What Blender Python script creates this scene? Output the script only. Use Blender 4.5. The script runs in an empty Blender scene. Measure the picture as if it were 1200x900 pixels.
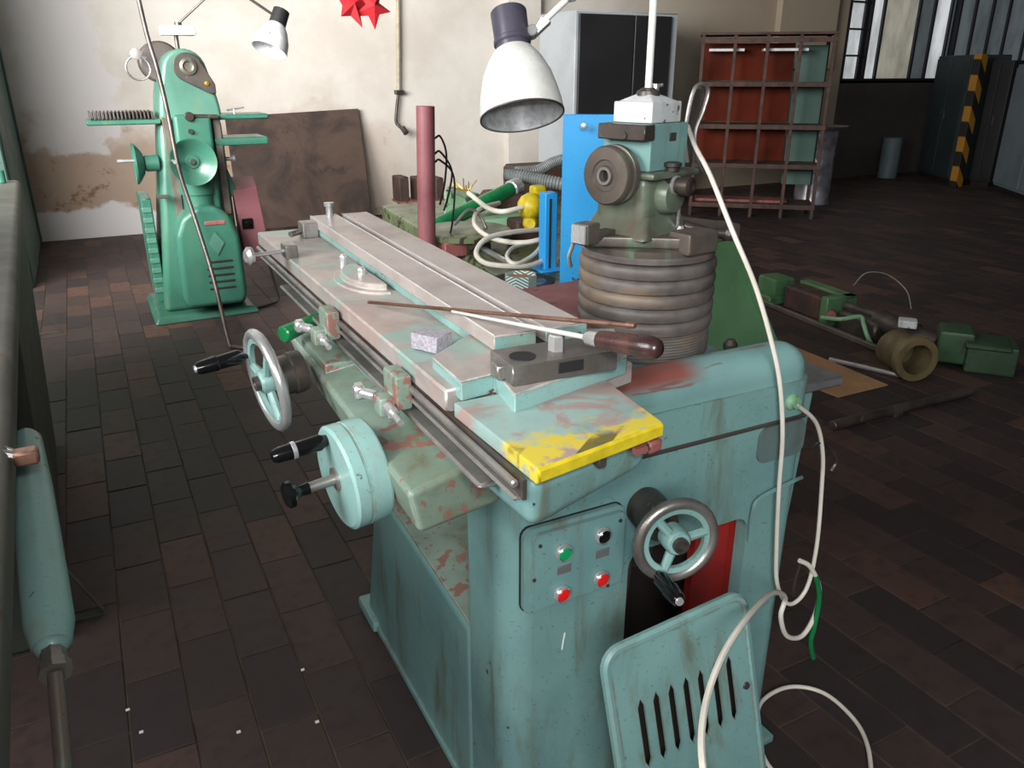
import bpy, bmesh, math, random
from mathutils import Vector, Matrix, noise
random.seed(7)
C = bpy.context.scene
COL = C.collection
# ------------------------------------------------------------------ camera, light, exposure
F, PITCH, H, PSI = 925.0, math.radians(21.5), 1.4, math.radians(27.6)
cd = bpy.data.cameras.new('camera'); cam = bpy.data.objects.new('camera', cd); COL.objects.link(cam)
cam.location = (0, 0, H); cam.rotation_euler = (math.pi/2-PITCH, 0, -PSI)
cd.sensor_width = 36; cd.lens = 36*F/1200; cd.clip_start = .02; cd.clip_end = 100
C.camera = cam
C.view_settings.view_transform = 'Standard'; C.view_settings.look = 'None'
C.view_settings.gamma = 1; C.view_settings.exposure = 0.12
w = bpy.data.worlds.new('world'); C.world = w; w.use_nodes = True
bg = w.node_tree.nodes['Background']; bg.inputs[0].default_value = (.80, .88, 1, 1); bg.inputs[1].default_value = .06

def area(name, loc, target, size, size_y, power, col=(1, 1, 1), spread=180):
    l = bpy.data.lights.new(name, 'AREA'); l.shape = 'RECTANGLE'; l.size = size; l.size_y = size_y
    l.energy = power; l.color = col; l.spread = math.radians(spread)
    o = bpy.data.objects.new(name, l); COL.objects.link(o); o.location = loc
    o.rotation_euler = (Vector(target)-Vector(loc)).to_track_quat('-Z', 'Y').to_euler()
    return o
area('window_daylight_side', (-2.3, 3.4, 2.4), (.9, 7.3, 2.0), 4.4, 1.9, 330, (1, .985, .965), 105)
area('near_side_fill', (-2.1, .9, 2.3), (.7, 1.25, .95), 1.5, 1.3, 46, (1, .99, .97), 120)  # added side fill to brighten the near machine; no window there
area('window_daylight_rear', (-1.6, -2.6, 2.7), (.8, 2.0, .7), 2.6, 1.6, 62, (.97, .99, 1), 110)
area('camera_flash', (.02, -.02, 1.5), (.75, 1.4, .95), .07, .05, 5.0, (1, .98, .95))

# ------------------------------------------------------------------ pixel helpers (true world positions on known planes)
FW = Vector((math.sin(PSI)*math.cos(PITCH), math.cos(PSI)*math.cos(PITCH), -math.sin(PITCH)))
RT = Vector((math.cos(PSI), -math.sin(PSI), 0)); UP = RT.cross(FW); EYE = Vector((0, 0, H))
def ray(x, y): return FW + RT*((x-600)/F) - UP*((y-450)/F)
def on_z(x, y, z): r = ray(x, y); return EYE + r*((z-H)/r.z)
def on_x(x, y, X): r = ray(x, y); return EYE + r*(X/r.x)
def on_y(x, y, Y): r = ray(x, y); return EYE + r*(Y/r.y)
def px(p):
    d = Vector(p)-EYE; k = d.dot(FW)
    return (600+F*d.dot(RT)/k, 450-F*d.dot(UP)/k, k)

# ------------------------------------------------------------------ mesh helpers
def BM(): return bmesh.new()
def xf(bm, vs, M):
    if M is not None: bmesh.ops.transform(bm, matrix=M, verts=vs)
def add_box(bm, lo, hi, bev=0.0, seg=2, M=None):
    ctr = [(a+b)/2 for a, b in zip(lo, hi)]; sz = [abs(b-a) for a, b in zip(lo, hi)]
    t = bmesh.new()
    bmesh.ops.create_cube(t, size=1)
    bmesh.ops.scale(t, vec=sz, verts=t.verts); bmesh.ops.translate(t, vec=ctr, verts=t.verts)
    if bev > 0: bmesh.ops.bevel(t, geom=t.edges[:], offset=min(bev, min(sz)*.49), segments=seg, profile=.5, affect='EDGES')
    merge(bm, t, M); return bm
def merge(bm, t, M=None):
    if M is not None: bmesh.ops.transform(t, matrix=M, verts=t.verts)
    me = bpy.data.meshes.new('tmp'); t.to_mesh(me); t.free(); bm.from_mesh(me); bpy.data.meshes.remove(me)
def add_lathe(bm, p0, axis, prof, seg=28, M=None):
    """prof: list of (radius, distance along axis)"""
    p0 = Vector(p0); ax = Vector(axis).normalized()
    u = ax.orthogonal().normalized(); v = ax.cross(u)
    t = bmesh.new(); rings = []
    for r, h in prof:
        if r < 1e-6: rings.append([t.verts.new(p0+ax*h)])
        else: rings.append([t.verts.new(p0+ax*h+(u*math.cos(a)+v*math.sin(a))*r) for a in [2*math.pi*k/seg for k in range(seg)]])
    for a, b in zip(rings, rings[1:]):
        for k in range(seg):
            q = (k+1) % seg
            if len(a) == 1 and len(b) == 1: continue
            if len(a) == 1: t.faces.new((a[0], b[q], b[k]))
            elif len(b) == 1: t.faces.new((a[k], a[q], b[0]))
            else: t.faces.new((a[k], a[q], b[q], b[k]))
    bmesh.ops.recalc_face_normals(t, faces=t.faces)
    merge(bm, t, M); return bm
def add_cyl(bm, a, b, r, r2=None, seg=20, bev=0.0, M=None):
    a, b = Vector(a), Vector(b); L = (b-a).length; r2 = r if r2 is None else r2
    if bev: prof = [(0, 0), (r-bev, 0), (r, bev), (r2, L-bev), (r2-bev, L), (0, L)]
    else: prof = [(0, 0), (r, 0), (r2, L), (0, L)]
    return add_lathe(bm, a, b-a, prof, seg, M)
def smooth(pts, n=6, closed=False):
    P = [Vector(p) for p in pts]; out = []
    N = len(P)
    rng = range(N) if closed else range(N-1)
    for i in rng:
        if closed: a, b, c, d = P[(i-1) % N], P[i], P[(i+1) % N], P[(i+2) % N]
        else: a, b, c, d = P[max(i-1, 0)], P[i], P[i+1], P[min(i+2, N-1)]
        for k in range(n):
            t = k/n
            out.append(.5*((2*b)+(c-a)*t+(2*a-5*b+4*c-d)*t*t+(3*b-a-3*c+d)*t**3))
    if not closed: out.append(P[-1])
    return out
def add_tube(bm, pts, r, seg=8, closed=False, M=None):
    P = [Vector(p) for p in pts]; t = bmesh.new(); rings = []; N = len(P)
    rad = r if callable(r) else (lambda s: r)
    prev = None
    for i, p in enumerate(P):
        if closed: d = P[(i+1) % N]-P[(i-1) % N]
        else: d = P[min(i+1, N-1)]-P[max(i-1, 0)]
        d.normalize()
        if prev is None: u = d.orthogonal().normalized()
        else: u = (prev-d*prev.dot(d)).normalized()
        prev = u; v = d.cross(u); R = rad(i/max(1, N-1))
        rings.append([t.verts.new(p+(u*math.cos(2*math.pi*k/seg)+v*math.sin(2*math.pi*k/seg))*R) for k in range(seg)])
    M2 = N if closed else N-1
    for i in range(M2):
        a, b = rings[i], rings[(i+1) % N]
        sh = 0
        if closed and i == N-1:
            sh = min(range(seg), key=lambda s: sum((a[k].co-b[(k+s) % seg].co).length for k in range(seg)))
        for k in range(seg):
            t.faces.new((a[k], a[(k+1) % seg], b[(k+1+sh) % seg], b[(k+sh) % seg]))
    if not closed: t.faces.new(rings[0]); t.faces.new(rings[-1])
    bmesh.ops.recalc_face_normals(t, faces=t.faces)
    merge(bm, t, M); return bm
def add_prism(bm, poly, off, bev=0.0, seg=2, M=None, holes=None):
    """poly: 3-D points of a planar outline; off: extrusion vector; holes: more outlines"""
    t = bmesh.new()
    loops = [poly]+(holes or [])
    es = []
    for L in loops:
        vs = [t.verts.new(Vector(p)) for p in L]
        es += [t.edges.new((vs[i], vs[(i+1) % len(vs)])) for i in range(len(vs))]
    if holes: bmesh.ops.triangle_fill(t, edges=es, use_beauty=True)
    else: t.faces.new(t.verts[:])
    ext = bmesh.ops.extrude_face_region(t, geom=t.faces[:])
    bmesh.ops.translate(t, vec=Vector(off), verts=[g for g in ext['geom'] if isinstance(g, bmesh.types.BMVert)])
    bmesh.ops.recalc_face_normals(t, faces=t.faces)
    if bev and not holes: bmesh.ops.bevel(t, geom=t.edges[:], offset=bev, segments=seg, profile=.5, affect='EDGES')
    merge(bm, t, M); return bm
def rrect(w_, h_, r, n=5, cx=0, cy=0):
    out = []
    for sx, sy, a0 in ((1, 1, 0), (-1, 1, 90), (-1, -1, 180), (1, -1, 270)):
        for k in range(n+1):
            a = math.radians(a0+90*k/n)
            out.append((cx+sx*(w_/2-r)+r*math.cos(a), cy+sy*(h_/2-r)+r*math.sin(a)))
    return out
def hexa(bm, lo4, hi4, bev=0.0, seg=2, M=None):
    """box from 4 bottom and 4 top points"""
    t = bmesh.new(); a = [t.verts.new(Vector(p)) for p in lo4]; b = [t.verts.new(Vector(p)) for p in hi4]
    t.faces.new(a[::-1]); t.faces.new(b)
    for i in range(4): t.faces.new((a[i], a[(i+1) % 4], b[(i+1) % 4], b[i]))
    bmesh.ops.recalc_face_normals(t, faces=t.faces)
    if bev: bmesh.ops.bevel(t, geom=t.edges[:], offset=bev, segments=seg, profile=.5, affect='EDGES')
    merge(bm, t, M); return bm
def world_loc(o):
    v = Vector(o.location)
    while o.parent: o = o.parent; v = v+Vector(o.location)
    return v
def obj(name, bm, m, parent=None, label=None, origin=None, kind=None, flat=False):
    me = bpy.data.meshes.new(name)
    if parent is not None:
        off = world_loc(parent)
        bmesh.ops.translate(bm, vec=-off, verts=bm.verts)
    elif origin is not None: bmesh.ops.translate(bm, vec=-Vector(origin), verts=bm.verts)
    bm.to_mesh(me); bm.free()
    if not flat:
        me.shade_smooth(); me.set_sharp_from_angle(angle=math.radians(38))
    me.materials.append(m)
    o = bpy.data.objects.new(name, me); COL.objects.link(o)
    if not flat:
        wn = o.modifiers.new('wn', 'WEIGHTED_NORMAL'); wn.keep_sharp = True
    if parent is not None: o.parent = parent
    elif origin is not None: o.location = origin
    if label: o['label'] = label
    if kind: o['kind'] = kind
    return o
def thing(name, label, cat, loc, group=None):
    o = bpy.data.objects.new(name, None); COL.objects.link(o); o.location = loc; o.empty_display_size = .05
    o['label'] = label; o['category'] = cat
    if group: o['group'] = group
    return o
def tag(o, label, cat, group=None):
    o['label'] = label; o['category'] = cat
    if group: o['group'] = group
    return o
def struct(name, bm, m, origin=None): return obj(name, bm, m, None, None, origin, 'structure')

# ------------------------------------------------------------------ materials
def S(r, g, b):
    f = lambda c: (c/255/12.92) if c/255 <= .04045 else ((c/255+.055)/1.055)**2.4
    return (f(r), f(g), f(b), 1)
class NT:
    def __init__(s, name):
        s.m = bpy.data.materials.new(name); s.m.use_nodes = True; s.t = s.m.node_tree
        s.b = s.t.nodes['Principled BSDF']; s.n = s.t.nodes; s.l = s.t.links
        s.tc = s.n.new('ShaderNodeTexCoord')
    def noise(s, scale, detail=4, rough=.6, stretch=None, coord='Object', dist=0.0):
        src = s.tc.outputs[coord]
        if stretch:
            mp = s.n.new('ShaderNodeMapping'); mp.inputs['Scale'].default_value = stretch
            s.l.new(src, mp.inputs[0]); src = mp.outputs[0]
        q = s.n.new('ShaderNodeTexNoise'); q.inputs['Scale'].default_value = scale
        q.inputs['Detail'].default_value = detail; q.inputs['Roughness'].default_value = rough
        q.inputs['Distortion'].default_value = dist
        s.l.new(src, q.inputs['Vector']); return q.outputs[0]
    def ramp(s, v, a, b):
        q = s.n.new('ShaderNodeMapRange'); q.inputs[1].default_value = a; q.inputs[2].default_value = b
        q.interpolation_type = 'SMOOTHSTEP'
        s.l.new(v, q.inputs[0]); return q.outputs[0]
    def math(s, op, a, b=None, c=None):
        q = s.n.new('ShaderNodeMath'); q.operation = op
        for i, v in enumerate((a, b, c)):
            if v is None: continue
            if isinstance(v, (int, float)): q.inputs[i].default_value = v
            else: s.l.new(v, q.inputs[i])
        return q.outputs[0]
    def mix(s, f, a, b):
        q = s.n.new('ShaderNodeMix'); q.data_type = 'RGBA'
        for i, v in ((0, f), (6, a), (7, b)):
            if isinstance(v, (int, float)): q.inputs[i].default_value = v
            elif isinstance(v, tuple): q.inputs[i].default_value = v
            else: s.l.new(v, q.inputs[i])
        return q.outputs[2]
    def sep(s, coord='Object'):
        q = s.n.new('ShaderNodeSeparateXYZ'); s.l.new(s.tc.outputs[coord], q.inputs[0]); return q.outputs
    def bump(s, v, strength=.2, dist=.002):
        q = s.n.new('ShaderNodeBump'); q.inputs['Strength'].default_value = strength; q.inputs['Distance'].default_value = dist
        s.l.new(v, q.inputs['Height']); s.l.new(q.outputs[0], s.b.inputs['Normal'])
    def col(s, v):
        if isinstance(v, tuple): s.b.inputs['Base Color'].default_value = v
        else: s.l.new(v, s.b.inputs['Base Color'])
    def set(s, rough=.5, metal=0.0, spec=None):
        for k, v in (('Roughness', rough), ('Metallic', metal)):
            if isinstance(v, (int, float)): s.b.inputs[k].default_value = v
            else: s.l.new(v, s.b.inputs[k])
        if spec is not None: s.b.inputs['Specular IOR Level'].default_value = spec
        return s.m
def edge_wear(n, c, colr, rad=.004):
    """paint rubbed through along the real edges of the part"""
    b = n.n.new('ShaderNodeBevel'); b.samples = 4; b.inputs['Radius'].default_value = rad
    g = n.n.new('ShaderNodeNewGeometry'); d = n.n.new('ShaderNodeVectorMath'); d.operation = 'DOT_PRODUCT'
    n.l.new(b.outputs[0], d.inputs[0]); n.l.new(g.outputs['True Normal'], d.inputs[1])
    m = n.math('SUBTRACT', 1.0, n.ramp(d.outputs['Value'], .86, .97))
    m = n.math('MULTIPLY', m, n.ramp(n.noise(28, 4, .7), .40, .58))
    return n.mix(n.math('MULTIPLY', m, .8), c, colr)
def worn(name, base, dark=None, chip=None, chip_amt=.0, stain=None, stain_amt=.35, rough=.38, scale=7, metal=0.0, streak=True, bump=.12, edge=None, edge_r=.004):
    """painted or cast metal with grime, vertical runs and chips"""
    n = NT(name)
    dark = dark or tuple([c*.62 for c in base[:3]]+[1])
    c = n.mix(n.ramp(n.noise(scale*.5, 5), .38, .68), base, dark)
    if stain:
        st = n.noise(scale, 5, .65, (2.2, 2.2, .45) if streak else None, dist=.4)
        c = n.mix(n.math('MULTIPLY', n.ramp(st, .50, .72), stain_amt), c, stain)
    if chip and chip_amt > 0:
        ch = n.noise(scale*5, 3, .5)
        big = n.noise(scale*.8, 2, .5)
        m1 = n.ramp(n.math('ADD', ch, n.math('MULTIPLY', big, .5)), 1.04-chip_amt, 1.08-chip_amt)
        c = n.mix(m1, c, chip)
    sp = n.noise(scale*26, 2, .5)
    c = n.mix(n.math('MULTIPLY', n.ramp(sp, .66, .72), .55), c, tuple([v*.3 for v in base[:3]]+[1]))
    if edge: c = edge_wear(n, c, edge, edge_r)
    n.col(c)
    r = n.math('ADD', n.math('MULTIPLY', n.noise(scale*2, 3), .35), rough-.15)
    n.bump(n.noise(scale*12, 3), bump, .0015)
    return n.set(r, metal)
def plain(name, col, rough=.5, metal=0.0, var=.15, scale=20, spec=None):
    n = NT(name)
    d = tuple([c*(1-var*2) for c in col[:3]]+[1])
    n.col(n.mix(n.ramp(n.noise(scale, 4), .35, .7), col, d))
    return n.set(rough, metal, spec)

TEAL = S(118, 156, 152)
M_teal = worn('worn_turquoise_paint', TEAL, S(102, 140, 140), S(74, 62, 62), .03, S(100, 102, 82), .8, .42, 6, edge=S(120, 112, 100), edge_r=.005)
M_teal_rust = worn('chipped_turquoise_paint', S(128, 148, 136), S(108, 124, 108), S(132, 94, 84), .20, S(96, 88, 60), .9, .42, 8, streak=False, edge=S(206, 206, 198))
M_teal_pale = worn('pale_turquoise_paint', S(136, 174, 170), S(116, 154, 150), S(92, 74, 60), .08, S(140, 130, 100), .4, .32, 10, edge=S(110, 92, 72), edge_r=.003)
M_hood = None
M_junction = worn('dirty_turquoise_cover', S(98, 118, 116), S(84, 96, 94), None, 0, S(80, 76, 66), .6, .4, 8)
M_grey_plate = plain('grey_plate', S(118, 116, 118), .4, .3)
M_steel = worn('worn_steel', S(168, 164, 160), S(120, 116, 112), None, 0, S(110, 92, 76), .4, .34, 14, .75)
M_bright = plain('bright_steel', S(214, 214, 214), .26, .7, .1)
M_darkmetal = worn('dark_grey_metal', S(92, 86, 82), S(62, 56, 52), S(120, 100, 80), .08, S(96, 74, 56), .6, .38, 12, .5)
M_castbrown = worn('oily_cast_metal', S(112, 102, 94), S(74, 66, 60), None, 0, S(104, 132, 108), .7, .40, 9, .35)
M_cast_green = worn('greasy_green_casting', S(112, 128, 110), S(84, 84, 72), S(70, 58, 50), .06, S(88, 74, 62), .95, .36, 9, .1)
M_black = plain('black_bakelite', S(16, 16, 18), .16, 0, .1)
M_black_matt = plain('black_rubber', S(26, 26, 28), .6)
M_cable = plain('white_cable_sheath', S(225, 218, 205), .4, 0, .06)
M_copper = worn('rusty_copper_rod', S(140, 104, 88), S(96, 66, 54), None, 0, S(80, 50, 40), .6, .4, 30, .5)
M_lampwhite = worn('white_enamel', S(232, 232, 226), S(214, 214, 208), None, 0, S(190, 186, 174), .3, .28, 14)
M_lampin = plain('lamp_reflector_inner', S(214, 216, 218), .4, .2, .18, 60)
M_lampcap = plain('dark_purple_grey_plastic', S(78, 74, 88), .35)
M_boxwhite = worn('scratched_light_grey_paint', S(212, 214, 214), S(188, 192, 192), S(90, 90, 90), .10, S(150, 148, 140), .5, .4, 16)
M_blue = worn('bright_blue_paint', S(56, 172, 240), S(48, 160, 232), None, 0, None, 0, .35, 6)
M_yellow = plain('yellow_paint', S(212, 190, 40), .4, 0, .14, 30)
M_redprim = worn('red_primer', S(146, 86, 84), S(118, 66, 64), S(70, 46, 42), .15, S(80, 52, 46), .5, .5, 9)
M_pink = worn('dusty_pink_red_paint', S(122, 74, 80), S(108, 62, 68), None, 0, S(110, 66, 64), .4, .5, 6)
M_redpole = worn('oxide_red_pipe', S(142, 86, 90), S(118, 66, 72), None, 0, S(80, 50, 50), .4, .45, 8)
M_far = worn('bright_green_machine_paint', S(58, 110, 92), S(46, 92, 78), S(40, 60, 50), .05, S(84, 110, 84), .5, .30, 5)
M_farpale = worn('pale_dusty_green_paint', S(80, 124, 108), S(66, 108, 94), None, 0, S(110, 120, 96), .5, .35, 5)
M_green = worn('leaf_green_paint', S(84, 124, 84), S(66, 104, 68), S(40, 44, 34), .05, S(62, 58, 40), .6, .45, 6)
M_green_d = worn('dark_green_casting_paint', S(52, 86, 54), S(40, 66, 42), S(60, 48, 34), .14, S(50, 44, 32), .6, .5, 6)
M_gusset = worn('mid_green_side_paint', S(96, 136, 98), S(80, 118, 82), None, 0, S(80, 84, 60), .3, .45, 4)
M_green_l = worn('light_green_paint', S(134, 178, 142), S(112, 154, 118), S(60, 70, 48), .14, S(96, 98, 62), .6, .42, 6)
M_greenolive = worn('oily_olive_green_bed', S(104, 116, 84), S(76, 84, 62), S(50, 44, 32), .2, S(66, 58, 40), .8, .3, 5)
M_emerald = worn('emerald_green_plastic', S(28, 124, 72), S(22, 100, 58), None, 0, None, 0, .22, 10)
M_rust = worn('rusty_brown_metal', S(74, 54, 46), S(50, 38, 34), None, 0, S(110, 60, 40), .5, .7, 9)
M_wood_h = worn('dark_varnished_wood', S(70, 46, 44), S(46, 30, 30), None, 0, S(96, 60, 48), .4, .25, 30)
M_stone = plain('grey_oilstone', S(168, 162, 172), .9, 0, .22, 260)
M_orange = worn('orange_red_panel', S(92, 32, 14), S(62, 22, 10), None, 0, S(60, 30, 22), .5, .6, 3)
M_orange.node_tree.nodes['Principled BSDF'].inputs['Specular IOR Level'].default_value = .1
M_cardboard = plain('cardboard', S(176, 134, 96), .8, 0, .12, 8)
M_darkcab = worn('dark_charcoal_cabinet', S(38, 38, 40), S(30, 30, 32), None, 0, None, 0, .5, 3)
M_greycab = worn('light_grey_cabinet', S(176, 182, 186), S(160, 166, 170), None, 0, None, 0, .5, 3)
M_navy = worn('dark_blue_green_locker', S(40, 52, 56), S(32, 42, 46), None, 0, None, 0, .6, 3)
M_locker = worn('pale_blue_grey_locker', S(112, 126, 132), S(98, 110, 116), None, 0, None, 0, .5, 3)
M_greycast = worn('dusty_grey_green_bed', S(88, 88, 80), S(70, 70, 64), S(84, 60, 52), .14, S(90, 80, 64), .6, .55, 5)
M_leftside = worn('drab_green_grey_paint', S(62, 66, 56), S(50, 54, 46), None, 0, S(72, 72, 56), .5, .6, 4)
M_greendoor = worn('dark_green_metal', S(70, 98, 88), S(58, 84, 76), None, 0, None, 0, .6, 2)
M_redcloth = plain('red_cloth', S(196, 30, 40), .8, 0, .12, 12)
M_brass = plain('brass', S(205, 170, 70), .3, .8)
M_redint = worn('red_inner_casing', S(150, 40, 36), S(116, 30, 28), None, 0, None, 0, .45, 6)
M_hole = plain('plain_dark_brown', S(34, 26, 24), .6)  # even dark brown; also stands for shade behind the louvre slots
M_hosegrey = plain('grey_corrugated_hose', S(108, 112, 112), .5)
M_edge = plain('worn_bright_edge', S(226, 224, 220), .42, .3, .1)
M_capgreen = plain('green_push_cap', S(20, 150, 90), .25, 0, .05)
M_capred = plain('red_push_cap', S(222, 38, 36), .25, 0, .05)

def mat_table():
    n = NT('worn_table_metal_and_primer'); xyz = n.sep()
    c = n.mix(n.ramp(n.noise(9, 5, .65, dist=.5), .35, .65), S(180, 170, 164), S(152, 144, 140))
    c = n.mix(n.math('MULTIPLY', n.ramp(n.noise(6, 4, .6, dist=.6), .50, .60), .5), c, S(176, 144, 136))
    c = n.mix(n.math('MULTIPLY', n.ramp(n.noise(7.3, 4, .6), .54, .62), .8), c, S(142, 176, 166))
    c = edge_wear(n, c, S(235, 232, 226), .003)
    n.col(c); n.bump(n.noise(90, 3), .08, .001); return n.set(.36, .15)
M_table = mat_table()
def mat_pad():
    n = NT('turquoise_pad_with_yellow_hazard_paint'); xyz = n.sep()
    c = n.mix(n.ramp(n.noise(10, 4), .4, .65), S(146, 172, 166), S(128, 152, 148))
    c = n.mix(n.math('MULTIPLY', n.ramp(n.noise(14, 4, .6, dist=.5), .46, .58), .8), c, S(164, 128, 122))
    # yellow and black diagonal remains close to the near edge (object y measured from machine root)
    d = n.math('ADD', xyz[1], n.math('MULTIPLY', n.noise(26, 4), .10))
    yl = n.math('MULTIPLY', n.math('SUBTRACT', 1.0, n.ramp(d, -.62, -.59)), n.ramp(n.noise(17, 3), .40, .50))
    c = n.mix(n.math('MULTIPLY', yl, n.ramp(n.noise(40, 3), .35, .5)), c, S(204, 184, 62))
    dg = n.math('SINE', n.math('MULTIPLY', n.math('ADD', n.math('MULTIPLY', xyz[0], 1.0), n.math('MULTIPLY', xyz[1], -1.3)), 48))
    bk = n.math('MULTIPLY', n.ramp(dg, .45, .6), n.math('SUBTRACT', 1.0, n.ramp(d, -.64, -.61)))
    c = n.mix(n.math('MULTIPLY', bk, .8), c, S(58, 54, 44))
    n.col(c); n.bump(n.noise(70, 3), .08, .001); return n.set(.36, 0)
def mat_hood():
    n = NT('turquoise_hood_with_worn_red_top'); xyz = n.sep()
    c = n.mix(n.ramp(n.noise(4, 5), .38, .68), S(122, 160, 158), S(104, 142, 140))
    m = n.math('MULTIPLY', n.ramp(xyz[2], .905, .925), n.math('MULTIPLY', n.ramp(n.noise(6, 4, .6, (.6, 2, 1), dist=.6), .34, .42), n.math('SUBTRACT', 1.0, n.ramp(xyz[0], .03, .10))))
    c = n.mix(m, c, S(142, 84, 76))
    c = n.mix(n.math('MULTIPLY', n.ramp(n.noise(9, 4, .6, (.5, 5, 5), dist=.4), .60, .64), .8), c, S(128, 84, 78))
    n.col(c); n.bump(n.noise(70, 3), .08, .001); return n.set(.34, 0)
M_hood = mat_hood()
M_pad = mat_pad()
def mat_bellows():
    n = NT('dusty_rubber_bellows')
    c = n.mix(n.ramp(n.noise(8, 4), .35, .65), S(104, 98, 94), S(74, 68, 66))
    c = n.mix(n.math('MULTIPLY', n.ramp(n.noise(5, 4, .6, (1, 1, 3)), .5, .65), .6), c, S(128, 108, 84))
    n.col(c); n.bump(n.noise(60, 3), .15, .001); return n.set(.55, 0)
M_bellows = mat_bellows()
def mat_wall():
    n = NT('stained_plaster'); xyz = n.sep()
    big = n.noise(1.3, 5, .6)
    c = n.mix(n.ramp(big, .35, .7), S(214, 208, 200), S(196, 188, 178))
    # lower damp zone with brown dirt, and whitewash patches near the left end
    zz = n.math('ADD', xyz[2], n.math('MULTIPLY', n.noise(1.6, 5, .65), 1.1))
    left = n.math('SUBTRACT', 1.0, n.ramp(xyz[0], 2.0, 3.4))
    damp = n.math('MULTIPLY', n.math('SUBTRACT', 1.0, n.ramp(zz, 1.25, 1.75)), left)
    c = n.mix(n.math('MULTIPLY', damp, .75), c, S(158, 128, 104))
    spots = n.math('MULTIPLY', n.ramp(n.noise(4.2, 6, .7), .56, .66), damp)
    c = n.mix(n.math('MULTIPLY', spots, .8), c, S(122, 84, 58))
    zb = n.math('ADD', xyz[2], n.math('MULTIPLY', n.noise(2.3, 4, .6), .35))
    xb = n.math('ADD', xyz[0], n.math('MULTIPLY', n.noise(3.1, 4, .6), .9))
    w1 = n.math('MULTIPLY', n.math('SUBTRACT', 1.0, n.ramp(zb, .40, .44)), n.math('SUBTRACT', 1.0, n.ramp(xb, 1.02, 1.08)))
    w2 = n.math('MULTIPLY', n.ramp(zb, .90, .94), n.math('MULTIPLY', n.math('SUBTRACT', 1.0, n.ramp(xb, .72, .78)), n.ramp(xb, -.1, .1)))
    c = n.mix(n.math('MAXIMUM', w1, n.math('MULTIPLY', w2, .8)), c, S(214, 210, 210))
    rgt = n.ramp(xyz[0], 4.5, 7.5)
    c = n.mix(n.math('MULTIPLY', rgt, .8), c, S(150, 132, 108))  # wall colour darkened to the right, painting in the fading window light
    n.col(c); n.bump(n.noise(14, 5), .2, .01); return n.set(.9, 0)
M_wall = mat_wall()
M_walldark = worn('dark_dado_wall', S(84, 78, 74), S(66, 60, 58), None, 0, None, 0, .8, 1.5)
M_ceil = plain('ceiling_plaster', S(190, 190, 186), .9)
def mat_board():
    n = NT('old_burnt_board'); xyz = n.sep()
    c = n.mix(n.ramp(n.noise(2.2, 6, .65, dist=.5), .35, .65), S(84, 66, 56), S(50, 40, 36))
    c = n.mix(n.ramp(n.noise(5, 5, .7), .55, .7), c, S(44, 36, 34))
    n.col(c); return n.set(.75, 0)
M_board = mat_board()
def tile_mat(stuff):
    n = NT('clay_floor_tile'+('_far' if stuff else ''))
    if stuff:
        a = n.n.new('ShaderNodeAttribute'); a.attribute_name = 'shade'; v = a.outputs['Fac']
    else:
        a = n.n.new('ShaderNodeObjectInfo'); v = a.outputs['Random']
    g = n.n.new('ShaderNodeNewGeometry')
    q = n.n.new('ShaderNodeTexNoise'); q.inputs['Scale'].default_value = .9; q.inputs['Detail'].default_value = 3
    n.l.new(g.outputs['Position'], q.inputs['Vector'])
    q2 = n.n.new('ShaderNodeTexNoise'); q2.inputs['Scale'].default_value = 22; q2.inputs['Detail'].default_value = 5
    n.l.new(g.outputs['Position'], q2.inputs['Vector'])
    c = n.mix(n.ramp(v, .15, .8), S(54, 46, 46), S(74, 58, 54))
    c = n.mix(n.math('MULTIPLY', n.ramp(v, .80, .97), .8), c, S(98, 70, 58))
    c = n.mix(n.math('MULTIPLY', n.ramp(q.outputs[0], .4, .6), .45), c, S(50, 40, 40))
    c = n.mix(n.math('MULTIPLY', n.ramp(q2.outputs[0], .45, .7), .5), c, S(44, 36, 34))
    n.col(c)
    b = n.n.new('ShaderNodeBump'); b.inputs['Strength'].default_value = .25; b.inputs['Distance'].default_value = .003
    n.l.new(q2.outputs[0], b.inputs['Height']); n.l.new(b.outputs[0], n.b.inputs['Normal'])
    return n.set(.62, 0, .35)
M_tile = tile_mat(False); M_tile_far = tile_mat(True)
M_grout = plain('dirty_grout', S(98, 84, 64), .9, 0, .3, 5)
def emis(name, col, s, scale=3):
    n = NT(name)
    c = n.mix(n.ramp(n.noise(scale, 4, .6, (1, 1, .4)), .35, .7), col, tuple([v*.5 for v in col[:3]]+[1]))
    n.l.new(c, n.b.inputs['Emission Color']); n.b.inputs['Emission Strength'].default_value = s
    n.col(tuple([v*.4 for v in col[:3]]+[1])); return n.set(.3, 0)
M_glassday = emis('daylit_frosted_glass', S(176, 172, 158), .62)
M_glassdim = emis('dim_corrugated_glass', S(128, 138, 142), .30)
M_glasslit = emis('bright_glass_strip', S(210, 214, 216), .8)
M_frame = plain('dark_window_frame', S(40, 42, 46), .6)

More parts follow.
